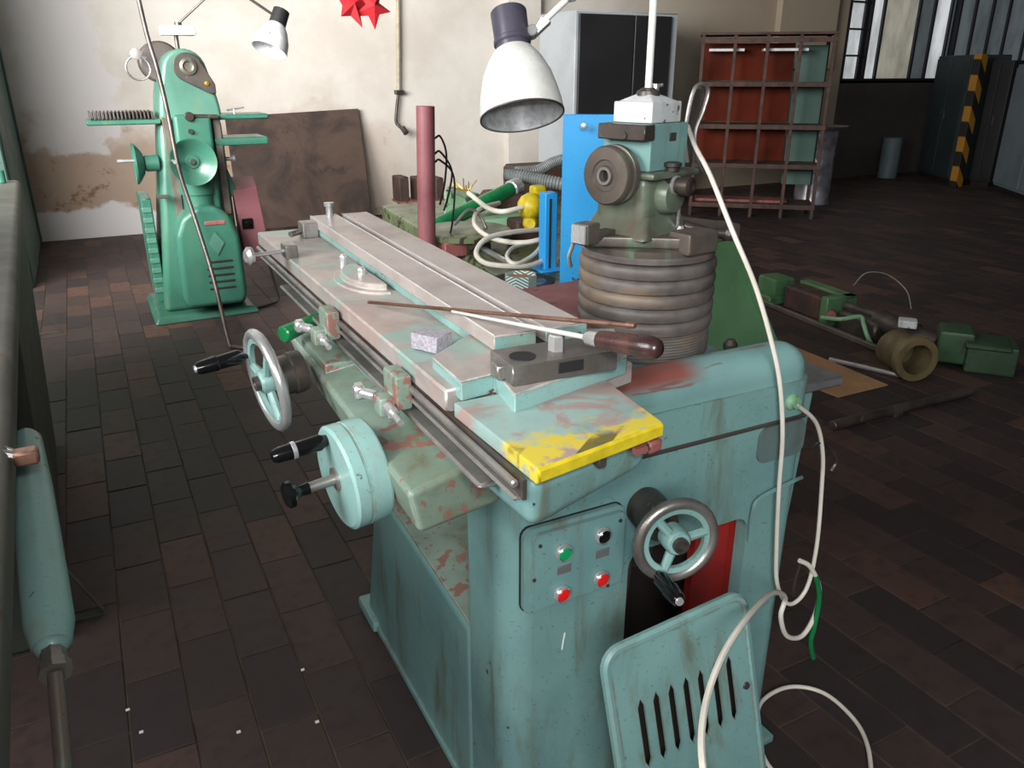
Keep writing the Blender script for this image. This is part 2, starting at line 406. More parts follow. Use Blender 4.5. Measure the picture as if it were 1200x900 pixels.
# ------------------------------------------------------------------ structure
bm = BM(); add_box(bm, (-2.6, -1.5, -.06), (11.6, 8.3, -.004)); floor = struct('floor', bm, M_grout)
TW, TL = .1325, .27
mt = BM(); add_box(mt, (-TW/2+.0022, -TL/2+.0022, -.004), (TW/2-.0022, TL/2-.0022, .0), .0012, 1)
tile_me = bpy.data.meshes.new('tile'); mt.to_mesh(tile_me); mt.free(); tile_me.materials.append(M_tile)
cells = []
for i in range(-15, 86):
    for j in range(-5, 31):
        x = .001+TW*(i+.5); y = .281+TL*j+(TL/2 if i % 2 == 0 else 0)+(.035 if i % 4 == 3 else 0)
        if y > 8.0 or x > 11.3: continue
        u, v, k = px((x, y, 0))
        vis = k > .3 and -40 < u < 1240 and v < 945
        hid = (.50 < x < 1.12 and .98 < y < 1.8) or (430 < u < 880 and v > 240 and y < 1.95 and x > .5 and u > 500)
        near = (math.hypot(x, y)) if (vis and not hid) else 99
        cells.append((near, x, y))
cells.sort()
for k, (d, x, y) in enumerate(cells[:300]):
    o = bpy.data.objects.new('tile', tile_me); COL.objects.link(o); o.parent = floor
    o.location = (x, y, random.uniform(-.0012, .0008)); o.rotation_euler = (random.uniform(-.004, .004), random.uniform(-.006, .006), random.uniform(-.006, .006))
verts, faces, shade = [], [], []
for d, x, y in cells[300:]:
    z = random.uniform(-.0012, .0006); b0 = len(verts); a, b = TW/2-.0022, TL/2-.0022
    verts += [(x-a, y-b, z), (x+a, y-b, z), (x+a, y+b, z), (x-a, y+b, z), (x-a, y-b, -.005), (x+a, y-b, -.005), (x+a, y+b, -.005), (x-a, y+b, -.005)]
    faces += [(b0, b0+1, b0+2, b0+3)]+[(b0+k, b0+4+k, b0+4+(k+1) % 4, b0+(k+1) % 4) for k in range(4)]
    shade += [random.random()]*8
me = bpy.data.meshes.new('floor_tiles'); me.from_pydata(verts, [], faces)
at = me.attributes.new('shade', 'FLOAT', 'POINT'); at.data.foreach_set('value', shade)
me.materials.append(M_tile_far); o = bpy.data.objects.new('floor_tiles', me); COL.objects.link(o); o.parent = floor; o['kind'] = 'stuff'

bm = BM(); add_box(bm, (-2.6, 8.15, 0), (9.3, 8.35, 4.0)); struct('wall_back', bm, M_wall)
bm = BM(); add_box(bm, (4.15, 8.03, 0), (4.55, 8.15, 4.0), .01); struct('trim_1', bm, M_wall)          # pilaster
bm = BM(); add_box(bm, (8.0, 8.05, 1.45), (9.0, 8.15, 4.0), .01); struct('trim_2', bm, M_wall)
bm = BM(); add_box(bm, (9.3, 8.15, 0), (14.5, 8.35, 1.30)); struct('wall_window_side', bm, M_walldark)
bm = BM(); add_box(bm, (-2.6, -1.5, 4.0), (14.5, 8.35, 4.1)); struct('ceiling', bm, M_ceil)
bm = BM(); add_box(bm, (14.5, -1.5, 0), (14.6, 8.35, 4.0)); struct('wall_right', bm, M_walldark)
bm = BM(); add_box(bm, (-2.75, 5.9, 0), (-2.6, 8.35, 4.0)); struct('wall_left', bm, M_wall)
# window beyond the rack: panes and mullions
def window(name, x0, x1, widths, mats, y=8.2):
    fr = BM(); x = x0
    add_box(fr, (x0-.03, y-.05, 1.27), (x1+.03, y+.05, 1.33)); add_box(fr, (x0-.03, y-.05, 3.6), (x1+.03, y+.05, 3.7))
    xs = []
    for wd in widths: xs.append((x, x+wd)); add_box(fr, (x-.02, y-.045, 1.3), (x+.02, y+.045, 3.65)); x += wd
    add_box(fr, (x-.02, y-.045, 1.3), (x+.02, y+.045, 3.65))
    root = struct(name, fr, M_frame)
    for (a, b), m in zip(xs, mats):
        q = BM(); add_box(q, (a+.02, y-.01, 1.33), (b-.02, y+.01, 3.6)); obj('pane', q, m, root)
    return root
window('window_1', 9.34, 11.5, (.30, .12, .24, .72, .32, .36), (M_glasslit, M_frame, M_glasslit, M_glassday, M_glassdim, M_glasslit))
window('window_2', 11.6, 14.4, (.35, .4, .4, .5, .35, .4, .4), (M_glassdim,)*7)
for k, zz in enumerate((1.62, 1.95, 2.28)):
    q = BM(); add_box(q, (9.34, 8.13, zz-.012), (9.66, 8.17, zz+.012)); obj('glazing_bar', q, M_frame, bpy.data.objects['window_1'])

# ------------------------------------------------------------------ main machine
R = thing('tool_grinder', 'large turquoise tool grinding machine with long worn table, black-handled handwheels and ribbed bellows column', 'machine', (.8, 1.35, 0))
def add(name, bm, m, label=None, parent=None): return obj(name, bm, m, parent or R, label)
# base: low box with taper at the far end, plus foot flange
bm = BM()
hexa(bm, [(.487, 1.10, 0), (1.13, 1.10, 0), (1.13, 1.81, 0), (.487, 1.81, 0)],
     [(.487, 1.10, .435), (1.13, 1.10, .435), (1.13, 1.66, .475), (.487, 1.66, .475)], .022, 3)
add_box(bm, (.470, 1.70, 0), (.55, 1.835, .035), .008)
add_box(bm, (.480, .93, 0), (1.15, 1.83, .02), .005)
add('base', bm, M_teal)
# front column: frame around the service opening (outline with hole), rounded left edge
X0, X1, YF, YB, ZT = .487, 1.13, .95, 1.10, .875
ox0, ox1, oz0, oz1 = .728, 1.005, .12, .615
bm = BM()
outer = [(X0+.05, YF, 0), (X1-.03, YF, 0), (X1-.03, YF, ZT), (X0+.05, YF, ZT)]
hole = [(x, YF, z) for x, z in rrect(ox1-ox0, oz1-oz0, .03, 4, (ox0+ox1)/2, (oz0+oz1)/2)]
add_prism(bm, outer, (0, .029, 0), holes=[hole])
def arcprism(cx, cy, r, a0, a1, z0, z1, inner):
    P = [(cx+r*math.cos(math.radians(a0+(a1-a0)*k/10)), cy+r*math.sin(math.radians(a0+(a1-a0)*k/10)), z0) for k in range(11)]
    return P+[(p[0], p[1], z0) for p in inner]
add_prism(bm, arcprism(X0+.05, YF+.05, .05, 180, 270, 0, ZT, [(X0+.05, YF+.03), (X0+.03, YF+.05)]), (0, 0, ZT))
add_box(bm, (X0, YF+.05, 0), (X0+.03, YB, ZT))
add_prism(bm, arcprism(X1-.03, YF+.03, .03, 270, 360, 0, ZT, [(X1-.03, YF+.03)]), (0, 0, ZT))
add_box(bm, (X1-.03, YF+.03, 0), (X1, YB+.3, .79))
add_box(bm, (X0+.02, YB-.021, .42), (ox0-.03, YB-.001, ZT-.002)); add_box(bm, (ox1, YB-.021, 0), (X1-.01, YB-.001, ZT-.002))
add('front_column', bm, M_teal)
bm = BM(); hexa(bm, [(.492, 1.11, .432), (.70, 1.11, .432), (.70, 1.645, .47), (.492, 1.645, .47)], [(.492, 1.11, .438), (.70, 1.11, .438), (.70, 1.645, .478), (.492, 1.645, .478)]); add('ledge_top', bm, M_teal_rust, 'rust-spotted ledge')
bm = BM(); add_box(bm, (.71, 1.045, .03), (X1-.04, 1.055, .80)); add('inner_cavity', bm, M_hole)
bm = BM(); add_box(bm, (.925, 1.00, .30), (1.06, 1.02, .64)); add_box(bm, (1.008, .982, .30), (1.02, 1.02, .63), .004)
add('inner_casing', bm, M_redint, 'dark red inner casing seen through the opening')
bm = BM()
add_lathe(bm, (.80, 1.06, .56), (0, -1, 0), [(0, 0), (.05, 0), (.055, .03), (.03, .05), (0, .05)])
add_tube(bm, smooth([(.752, 1.0, .40), (.747, .985, .50), (.752, .985, .565), (.77, 1.01, .60)]), .009, 8)
add('pipework', bm, M_darkmetal)
# upper rear housing and deck
bm = BM()
add_box(bm, (.70, 1.10, .42), (1.08, 1.34, .885), .02, 2)
add_box(bm, (.487, 1.00, .85), (.80, 1.50, .885), .012, 2)
add('rear_housing', bm, M_teal)
bm = BM(); add_box(bm, (.56, .955, .80), (1.135, 1.055, .934), .045, 5)
add('hood', bm, M_hood, 'rounded hood with worn red primer on top')
bm = BM(); add_box(bm, (.60, .946, .798), (1.12, .956, .806), .002, 1); add('seam_strip', bm, M_darkmetal)
# recessed boxes at right
bm = BM(); add_prism(bm, [(x, .944, z) for x, z in rrect(.115, .072, .02, 4, 1.062, .762)], (0, .012, 0)); add('junction_cover', bm, M_junction)
bm = BM(); add_tube(bm, smooth([(1.01, .945, .56), (1.005, .94, .63), (1.02, .94, .655), (1.10, .94, .67), (1.135, .95, .665)]), .004, 6); add('weld_bead', bm, M_teal)
bm = BM(); hexa(bm, [(1.12, 1.02, .02), (1.165, 1.02, .02), (1.175, 1.5, .02), (1.12, 1.5, .02)], [(1.12, 1.02, .80), (1.245, 1.04, .80), (1.245, 1.5, .80), (1.12, 1.5, .80)], .012, 2)
add('side_cabinet', bm, M_teal)
bm = BM(); add_box(bm, (1.13, 1.00, .815), (1.275, 1.18, .835), .004, 1); add('side_shelf_plate', bm, M_grey_plate, 'grey flat plate on the side cabinet')
bm = BM(); add_lathe(bm, on_y(925, 470, .955), (0.1, -1, .1), [(0, 0), (.016, 0), (.016, .008), (.011, .012), (.011, .018), (0, .018)], 16); add('cable_gland', bm, M_green_l, 'yellow-green cable gland')
bm = BM(); add_tube(bm, smooth([on_y(952, 525, .97), on_y(962, 518, .965), on_y(975, 527, .985), on_y(980, 540, 1.0), on_y(974, 552, 1.0)]), .004, 6); add('hook', bm, M_darkmetal)
bm = BM(); add_tube(bm, smooth([on_y(938, 660, .96), on_y(930, 690, .95), on_y(935, 705, .95), on_y(950, 690, .97)]), .003, 6); add('wire_loop', bm, M_darkmetal)
# control panel
PY = .94
pc = [on_y(617, 632, PY), on_y(736, 592, PY), on_y(720, 690, PY), on_y(622, 726, PY)]
px0, px1, pz0, pz1 = .512, .705, .568, .728
bm = BM(); add_prism(bm, [(x, .952, z) for x, z in rrect(px1-px0, pz1-pz0, .016, 4, (px0+px1)/2, (pz0+pz1)/2)], (0, -.012, 0))
add_prism(bm, [(x, .940, z) for x, z in rrect(px1-px0-.018, pz1-pz0-.018, .012, 4, (px0+px1)/2+.006, (pz0+pz1)/2)], (0, -.008, 0))
gk = BM(); add_prism(gk, [(x, .951, z) for x, z in rrect(px1-px0+.004, pz1-pz0+.004, .018, 4, (px0+px1)/2, (pz0+pz1)/2)], (0, -.003, 0)); add('panel_outline', gk, M_hole)  # thin dark rim added to draw the contour around the panel
panel = add('control_panel', bm, M_teal, 'switch panel with four push buttons')
for (bx, by), m, lb in (((660, 647), M_capgreen, 'green push button'), ((706, 627), M_black, 'black push button'), ((704, 677), M_capred, 'red push button'), ((658, 695), M_capred, 'red push button')):
    p = on_y(bx, by, .931)
    bm = BM(); add_lathe(bm, p, (0, -1, 0), [(0, 0), (.0158, 0), (.0158, .004), (.0140, .008), (.0125, .009), (.0122, .005), (0, .005)], 24)
    o = obj('button_ring', bm, M_bright, panel, 'chrome ring')
    bm = BM(); add_lathe(bm, p+Vector((0, -.004, 0)), (0, -1, 0), [(0, 0), (.0118, 0), (.0118, .003), (.0095, .0055), (0, .006)], 24)
    obj('push_button', bm, m, panel, lb)
for bx, by in ((661, 667), (706, 648)):
    p = on_y(bx, by, .931); bm = BM(); add_box(bm, (p.x-.013, .9295, p.z-.0075), (p.x+.013, .932, p.z+.0075), .0005, 1); obj('label_plate', bm, M_grey_plate, panel, 'blank grey label plate')
for bx, by in ((626, 680), (727, 610), (633, 640), (712, 686)):
    p = on_y(bx, by, .931); bm = BM(); add_lathe(bm, p, (0, -1, 0), [(0, 0), (.0035, 0), (.003, .002), (0, .0025)], 10); obj('screw', bm, M_darkmetal, panel)
# scratch/chips plates
p = on_y(660, 752, .9495); bm = BM(); add_tube(bm, smooth([p+Vector((.003, 0, .018)), p, p+Vector((-.002, 0, -.016))]), .0013, 5); add('paint_scratch', bm, M_lampwhite, 'short white scratch')
# front handwheel
def handwheel(center, axis, rr, rim_r, m_rim, m_sp, spokes, a0, handle_ang, handle_len, hub_back, collar, phi=0.0):
    c = Vector(center); ax = Vector(axis).normalized()
    u = Vector((0, 0, 1)) if abs(ax.z) < .9 else Vector((1, 0, 0)); u = (u-ax*u.dot(ax)).normalized(); v = ax.cross(u)
    pt = lambda ang, r, h=0: c+(u*math.cos(ang)+v*math.sin(ang))*r+ax*h
    bm = BM(); add_tube(bm, [pt(2*math.pi*k/44, rr) for k in range(44)], rim_r, 12, True)
    wheel = add('handwheel_rim', bm, m_rim, 'polished metal handwheel rim')
    bm = BM(); add_lathe(bm, c-ax*.004, ax, [(rr-.016, 0), (rr-.016, .008), (rr-.002, .010), (rr-.002, -.002), (rr-.016, 0)], 44)
    for k in range(spokes):
        a = a0+2*math.pi*k/spokes; add_tube(bm, [pt(a, .008, 0), pt(a, rr*.5, 0), pt(a, rr-.012, 0)], lambda s: .0085-.001*s, 8)
    add_lathe(bm, c-ax*.02, ax, [(0, 0), (.022, 0), (.022, .028), (.018, .034), (0, .034)], 24)
    obj('wheel_spokes', bm, m_sp, wheel, 'turquoise inner web with spokes')
    bm = BM(); add_lathe(bm, c+ax*.010, ax, [(0, 0), (.013, 0), (.013, .012), (.009, .012), (.008, .006), (0, .006)], 18); obj('hub_nut', bm, M_darkmetal, wheel)
    bm = BM(); h = pt(handle_ang, rr-.002, 0)
    add_lathe(bm, h, ax, [(0, 0), (.007, 0), (.008, .012), (.0135, .02), (.0125, handle_len*.6), (.014, handle_len*.62), (.012, handle_len*.93), (.009, handle_len), (0, handle_len)], 18)
    obj('crank_handle', bm, M_black, wheel, 'glossy black crank handle')
    bm = BM(); add_lathe(bm, h+ax*(handle_len-.001), ax, [(0, 0), (.0075, 0), (.006, .004), (0, .004)], 14); obj('handle_tip', bm, M_bright, wheel)
    bm = BM(); add_lathe(bm, c-ax*(.02+hub_back), ax, [(0, 0)]+collar+[(0, collar[-1][1])], 32); add('wheel_collar', bm, M_darkmetal)
    return wheel
wc = on_y(792, 633, .83)
handwheel(wc, (-.22, -.975, .05), .064, .0095, M_steel, M_teal_pale, 3, math.radians(40), math.radians(150), .082, .10, [(.036, 0), (.036, .05), (.030, .07), (.012, .072), (.012, .10)])
# knee apron
bm = BM()
hexa(bm, [(.300, .83, .845), (.43, .85, .85), (.46, 1.56, .835), (.325, 1.56, .835)], [(.286, .83, .91), (.43, .85, .93), (.46, 1.56, .93), (.304, 1.56, .905)], .010, 3)
add_box(bm, (.310, 1.30, .900), (.40, 1.545, .926), .006, 2)
add('apron', bm, M_teal_rust, 'apron box with chipped paint and rust')
bm = BM(); hexa(bm, [(.364, .650, .928), (.558, .708, .936), (.60, 1.55, .88), (.366, 1.55, .88)], [(.356, .640, 1.001), (.562, .690, 1.001), (.56, 1.75, 1.0), (.352, 1.75, 1.0)], .02, 4)
add('saddle', bm, M_teal)
bm = BM(); add_tube(bm, [(.366, .652, .966), (.44, .672, .968), (.525, .697, .972)], .0022, 6); add_box(bm, (.452, .655, .985), (.464, .68, 1.002), .002, 1)
add('saddle_lip', bm, M_darkmetal)
# rails beside the table
bm = BM(); add_cyl(bm, (.345, .652, .995), (.345, 2.03, .994), .005, seg=14, bev=.002); add_box(bm, (.342, .650, .975), (.354, 2.03, .981), .003, 1)
add_box(bm, (.334, .72, .956), (.36, 1.75, .964), .003, 1)
add('guide_rail', bm, M_steel, 'bright worn guide rail')
bm = BM(); add_box(bm, (.350, .645, .978), (.355, 2.04, 1.002)); add('rail_slot', bm, M_darkmetal)
# lower table
bm = BM()
nt = [on_z(x, y, 1.0295) for x, y in ((540, 455), (578, 446), (603, 473), (742, 424))]
add_prism(bm, [(.3505, nt[0].y, .998), (nt[1].x, nt[1].y, .998), (nt[2].x, nt[2].y, .998), (nt[3].x, nt[3].y, .998), (.59, .9, .998), (.59, 2.045, .998), (.3505, 2.045, .998)], (0, 0, .032), .0025, 1)
add('table', bm, M_table, 'long grey table with worn primer patches')
bm = BM(); TE0, TE1 = on_z(629, 549, 1.022), on_z(777, 494, 1.022)
add_prism(bm, [(TE0.x, TE0.y, 1.002), (TE1.x, TE1.y, 1.002), (.565, .83, 1.002), (.352, .83, 1.002)], (0, 0, .020), .003, 2)
add('table_end', bm, M_pad, 'turquoise table end with yellow and black hazard paint')
SKL = (TE1-TE0).length; SK = Matrix.Translation((TE0.x, TE0.y, 0)) @ Matrix.Rotation(math.atan2(TE1.y-TE0.y, TE1.x-TE0.x), 4, 'Z')
bm = BM(); add_box(bm, (0, -.0035, 1.0035), (SKL, .003, 1.0215), .003, 1, SK)
add('yellow_edge', bm, M_yellow, 'yellow painted front edge')
bm = BM(); add_box(bm, (.172, .0, .983), (.195, .02, .999), .003, 1, SK); add_box(bm, (.15, .0, .990), (.17, .008, .998), 0, 1, SK); add('edge_bracket', bm, M_redprim)
# shoulders at the near end
shp = [(506, 418), (540, 447), (580, 437), (603, 462), (735, 416), (720, 385), (560, 385)]
shz = lambda z, zr=1.046: [(on_z(x, y, zr).x, on_z(x, y, zr).y, z) for x, y in shp]
bm = BM(); add_prism(bm, shz(1.0432), (0, 0, .0028), .001, 1); add('table_shoulder', bm, M_table)
bm = BM(); add_prism(bm, shz(1.018), (0, 0, .0253), .002, 1); add('shoulder_face', bm, M_teal_pale, 'turquoise painted step')
# clamp block
AB = math.radians(-3)
MB_ = Matrix.Translation((.476, .818, 0)) @ Matrix.Rotation(AB, 4, 'Z')
bm = BM(); add_box(bm, (-.062, -.035, 1.046), (.085, .035, 1.072), .0012, 1, MB_); blk = add('clamp_block', bm, M_steel, 'machined steel clamp block')
bm = BM(); add_lathe(bm, MB_ @ Vector((.015, .0, 1.072)), (0, 0, 1), [(0, 0), (.011, 0), (.011, .018), (.009, .021), (0, .021)], 6); obj('bolt', bm, M_bright, blk)
bm = BM(); add_box(bm, (-.0, -.0365, 1.054), (.035, -.034, 1.068), .0005, 1, MB_); obj('graduation_plate', bm, M_black_matt, blk, 'dark scale plate'); bm = BM(); add_lathe(bm, MB_ @ Vector((-.035, -.005, 1.0715)), (0, 0, 1), [(0, 0), (.017, 0), (.017, .0015), (0, .0015)], 24); obj('round_scale', bm, M_black_matt, blk, 'dark round scale')
bm = BM(); add_box(bm, (-.072, -.012, 1.047), (-.060, .012, 1.066), .002, 1, MB_); obj('index_lug', bm, M_steel, blk)
# swivel T-slot table
A_, B_ = Vector((.448, .909)), Vector((.471, 1.985)); L_ = (B_-A_).length
ang = math.atan2((B_-A_).x, (B_-A_).y)
MT = Matrix.Translation((A_.x, A_.y, 0)) @ Matrix.Rotation(-ang, 4, 'Z')
bm = BM()
add_box(bm, (0, 0, 1.048), (.064, L_, 1.070), .0015, 1, MT); add_box(bm, (.080, 0, 1.048), (.146, L_, 1.070), .0015, 1, MT)
sw = add('swivel_table', bm, M_steel, 'machined top table with a long T-slot')
sw.data.materials.clear(); sw.data.materials.append(worn('ground_table_top', S(184, 174, 170), S(162, 152, 148), None, 0, S(160, 132, 122), .35, .32, 7, .1, streak=False, bump=.04))
bm = BM(); add_box(bm, (.003, .002, 1.030), (.141, L_-.002, 1.049), .004, 1, MT); obj('swivel_body', bm, M_teal_pale, sw, 'turquoise painted underside')
bm = BM(); add_box(bm, (.060, .001, 1.0495), (.084, L_, 1.0505), 0, 1, MT); obj('slot_bottom', bm, M_black_matt, sw)  # black strip stands for the shade inside the T-slot
bm = BM(); add_box(bm, (.001, -.0015, 1.032), (.063, .001, 1.0675), 0, 1, MT); add_box(bm, (.081, -.0015, 1.032), (.145, .001, 1.0675), 0, 1, MT); obj('end_face', bm, M_teal_pale, sw, 'turquoise painted end faces')
bm = BM()
for a in (0.0012, .0630, .0806):
    add_box(bm, (a-.0012, .002, 1.0695), (a+.0012, L_-.002, 1.0712), .0003, 1, MT)
obj('slot_edge', bm, M_edge, sw, 'bright polished edges')
# swivel plate with half-round flange
bm = BM(); cc = MT @ Vector((-.012, .53, 0))
pl = [(cc.x-.052*math.sin(t)*1.0-.0, cc.y+.095*math.cos(t), 1.029) for t in [math.pi*k/16 for k in range(17)]]
add_prism(bm, pl, (0, 0, .016), .002, 1)
pl2 = [(cc.x-.066*math.sin(t), cc.y+.115*math.cos(t), 1.029) for t in [math.pi*k/16 for k in range(17)]]
add_prism(bm, pl2, (0, 0, .005), .001, 1)
add('swivel_flange', bm, M_table)
for dy, dx in ((.66, -.03), (.53, -.03)):
    q = MT @ Vector((dx, dy, 1.044)); bm = BM(); add_lathe(bm, q, (0, 0, 1), [(0, -.014), (.009, -.014), (.0095, .008), (.006, .013), (0, .013)], 12); add('cap_screw', bm, M_bright)
# far end clamp and knobs
bm = BM(); q = MT @ Vector((-.018, L_-.03, 0)); add_box(bm, (q.x-.02, q.y-.05, 1.03), (q.x+.018, q.y+.0, 1.066), .004, 2); add_cyl(bm, (q.x-.022, q.y-.03, 1.045), (q.x-.05, q.y-.05, 1.043), .007, seg=12); add('end_clamp', bm, M_steel)
bm = BM(); q = MT @ Vector((.045, L_-.02, 0)); add_lathe(bm, (q.x, q.y, 1.07), (0, 0, 1), [(0, 0), (.009, 0), (.009, .022), (.013, .024), (.013, .032), (0, .034)], 16); add('clamp_bolt', bm, M_bright)
bm = BM(); add_box(bm, (.345, 1.70, 1.028), (.372, 1.75, 1.058), .004, 2); kb = add('stop_bracket', bm, M_steel)
bm = BM(); e = Vector((.36, 1.72, 1.045)); f_ = on_z(293, 300, 1.045); add_cyl(bm, e, f_, .0045, seg=12); dr = (f_-e).normalized(); add_lathe(bm, f_-dr*.004, dr, [(0, 0), (.018, 0), (.019, .008), (.012, .014), (0, .014)], 20)
obj('knob', bm, M_bright, kb, 'chrome knob on a rod')
# stop dogs on the rail
def dog(y):
    bm = BM(); add_box(bm, (.322, y-.028, .965), (.346, y+.028, 1.016), .005, 2); add_box(bm, (.30, y-.02, .955), (.325, y+.012, .985), .006, 2)
    d = add('stop_dog', bm, M_teal_rust)
    bm = BM(); add_cyl(bm, (.312, y-.02, .972), (.312, y-.045, .970), .009, seg=12, bev=.002); add_cyl(bm, (.312, y-.04, .970), (.312, y-.07, .968), .005, seg=10)
    obj('clamp_screw', bm, M_bright, d); bm = BM(); add_cyl(bm, (.305, y+.012, .978), (.292, y+.035, .978), .0085, seg=12, bev=.002); add_box(bm, (.281, y+.028, .968), (.299, y+.05, .99), .004, 1)
    obj('clamp_screw', bm, M_bright, d)
dog(.985); dog(1.335)
a, b = on_z(375, 372, .955), on_z(333, 392, .945)
bm = BM(); add_lathe(bm, a, b-a, [(0, -.02), (.009, -.02), (.010, 0), (.012, .01), (.0165, (b-a).length), (.014, (b-a).length+.003), (0, (b-a).length+.003)], 20); add('green_lever_grip', bm, M_emerald, 'glossy emerald green lever grip')
# side handwheel and drum
c1 = on_x(313, 446, .215)
handwheel(c1, (-.97, -.12, -.10), .084, .0095, M_bright, M_teal_pale, 3, math.radians(-35), math.radians(70), .095, .045, [(.036, 0), (.038, .01), (.038, .022), (.035, .024), (.035, .04), (.03, .042), (.014, .043), (.014, .07)])
c2 = on_x(394, 561, .236); ax2 = Vector((-.985, -.1, -.06)).normalized()
print('wheel1', px(c1), 'drum', px(c2), 'fw', px(wc))
bm = BM(); add_lathe(bm, c2, -ax2, [(0, 0), (.071, 0), (.076, .004), (.076, .020), (.074, .021), (.074, .024), (.076, .025), (.076, .050), (.073, .054), (0, .054)], 48)
dm = add('feed_drum', bm, M_teal_pale, 'pale turquoise feed drum with dark chips')
bm = BM(); add_cyl(bm, c2-ax2*.05, c2-ax2*.08, .040, seg=28, bev=.003); add('drum_collar', bm, M_castbrown)
bm = BM(); h = c2+Vector((-.004, .014, .055))
add_lathe(bm, h, ax2, [(0, 0), (.008, 0), (.009, .006), (.012, .012), (.0105, .045), (.012, .047), (.0105, .072), (.008, .078), (0, .078)], 18); obj('crank_handle', bm, M_black, dm, 'glossy black crank handle')
bm = BM(); add_lathe(bm, h+ax2*.045, ax2, [(.0112, 0), (.0125, .001), (.0125, .006), (.0112, .007)], 18); obj('handle_tip', bm, M_bright, dm)
bm = BM(); add_lathe(bm, c2+ax2*-.002, ax2, [(0, 0), (.017, 0), (.017, .005), (.008, .006), (.0075, .045), (0, .045)], 20); obj('knob_shaft', bm, M_steel, dm)
bm = BM(); add_lathe(bm, c2+ax2*.040, ax2, [(0, 0), (.009, 0), (.008, .012), (.012, .020), (.019, .024), (.019, .031), (.014, .035), (0, .036)], 22); obj('knob', bm, M_black, dm, 'black mushroom knob')
# bellows column
CX, CY = .93, 1.215
RK_ = .79
bm = BM(); prof = [(0, .895), (.160, .895)]
for k in range(8): z = .900+k*.0055; prof += [(.162, z), (.160, z+.0018), (.160, z+.0030), (.162, z+.0045)]
zz = .945
for k in range(5):
    prof += [(.157, zz), (.163, zz+.003), (.166, zz+.010), (.1665, zz+.016), (.165, zz+.022), (.160, zz+.0255)]; zz += .0265
prof += [(.150, zz), (.160, zz+.004), (.161, zz+.012), (.155, zz+.018), (0, zz+.018)]
add_lathe(bm, (CX, CY, 0), (0, 0, 1), [(r_*RK_, z_) for r_, z_ in prof], 64); add('bellows', bm, M_bellows, 'ribbed rubber bellows column')
bm = BM(); add_lathe(bm, (CX, CY, 0), (0, 0, 1), [(r_*RK_, z_) for r_, z_ in [(0, 1.085), (.156, 1.085), (.158, 1.090), (.158, 1.104), (.150, 1.108), (0, 1.108)]], 64); add('column_ring', bm, M_castbrown)
bm = BM(); add_prism(bm, [(.73, 1.12, .88), (.78, 1.04, .88), (1.02, 1.04, .88), (1.02, 1.34, .88), (.73, 1.34, .88)], (0, 0, .012), .003, 1); add('column_plinth', bm, M_teal)
bm = BM(); add_lathe(bm, (1.052, 1.095, .865), (0, 0, 1), [(0, -.02), (.006, -.02), (.006, .03), (.013, .034), (.014, .045), (.008, .054), (0, .055)], 16); add('oiler_knob', bm, M_darkmetal)
# grinding head, turned on the column
HM = Matrix.Translation((CX-.034, CY-.005, 0)) @ Matrix.Rotation(math.radians(17.4), 4, 'Z') @ Matrix.Diagonal((.87, .87, 1, 1))
HB = Matrix.Translation((CX-.01, CY-.005, 0)) @ Matrix.Rotation(math.radians(8), 4, 'Z') @ Matrix.Diagonal((.9, .9, 1, 1))
HR3 = Matrix.Rotation(math.radians(17.4), 3, 'Z')
bm = BM()
add_prism(bm, [(-.165, .05, 1.108), (-.165, .005, 1.108), (-.03, -.125, 1.108), (.03, -.135, 1.108), (.045, -.10, 1.108), (.15, -.075, 1.108), (.19, -.03, 1.108), (.17, .06, 1.108), (.08, .13, 1.108), (-.06, .13, 1.108)], (0, 0, .020), .004, 2, HB)
add_box(bm, (-.03, -.15, 1.098), (.055, -.09, 1.138), .007, 2, HB); add_box(bm, (.04, -.11, 1.104), (.17, -.05, 1.134), .006, 2, HB)
add('head_base', bm, M_castbrown, 'greasy cast base plate of the head')
bm = BM(); add_tube(bm, [HM @ Vector(p) for p in ((.06, -.08, 1.135), (.085, -.115, 1.126), (.12, -.155, 1.122))], lambda s: .012-.004*s, 10); add_lathe(bm, HM @ Vector((.12, -.155, 1.109)), (0, 0, 1), [(0, 0), (.008, .001), (.012, .007), (.0125, .013), (.009, .021), (0, .025)], 14); add('clamp_lever', bm, M_darkmetal)
bm = BM(); add_box(bm, (-.175, -.01, 1.118), (-.135, .03, 1.155), .004, 2, HM); add_box(bm, (-.15, -.005, 1.12), (-.06, .03, 1.135), .004, 1, HM); add('stop_arm', bm, M_castbrown)
bm = BM()
for k in range(7): add_lathe(bm, HM @ Vector((-.178, -.004+k*.0052, 1.121)), (0, 0, 1), [(.0, 0), (.003, 0), (.003, .032), (0, .032)], 8)
add('stop_knob', bm, M_bright, 'knurled steel stop knob')
bm = BM()
add_box(bm, (-.062, -.062, 1.12), (.075, .07, 1.235), .022, 3, HM)
add_lathe(bm, HM @ Vector((-.070, .005, 1.232)), HR3 @ Vector((1, 0, 0)), [(0, 0), (.036, 0), (.038, .01), (.042, .10), (.03, .12), (0, .12)], 36)
add_lathe(bm, HM @ Vector((.012, .075, 1.195)), HR3 @ Vector((0, -1, 0)), [(0, 0), (.036, 0), (.036, .12), (.030, .14), (0, .142)], 30)
hexa(bm, [(-.09, -.09, 1.12), (.09, -.085, 1.12), (.09, .09, 1.12), (-.085, .09, 1.12)], [(-.05, -.058, 1.165), (.072, -.06, 1.165), (.07, .07, 1.165), (-.05, .07, 1.165)], .01, 2, HM)
add('head_body', bm, M_cast_green, 'greasy green cast grinding head')
bm = BM(); add_box(bm, (-.068, -.085, 1.226), (.10, .075, 1.238), .006, 2, HM); add('head_flange', bm, M_cast_green)
bm = BM(); add_box(bm, (-.052, -.062, 1.238), (.078, .06, 1.318), .004, 2, HM); hd = add('upper_block', bm, M_teal, 'turquoise upper block')
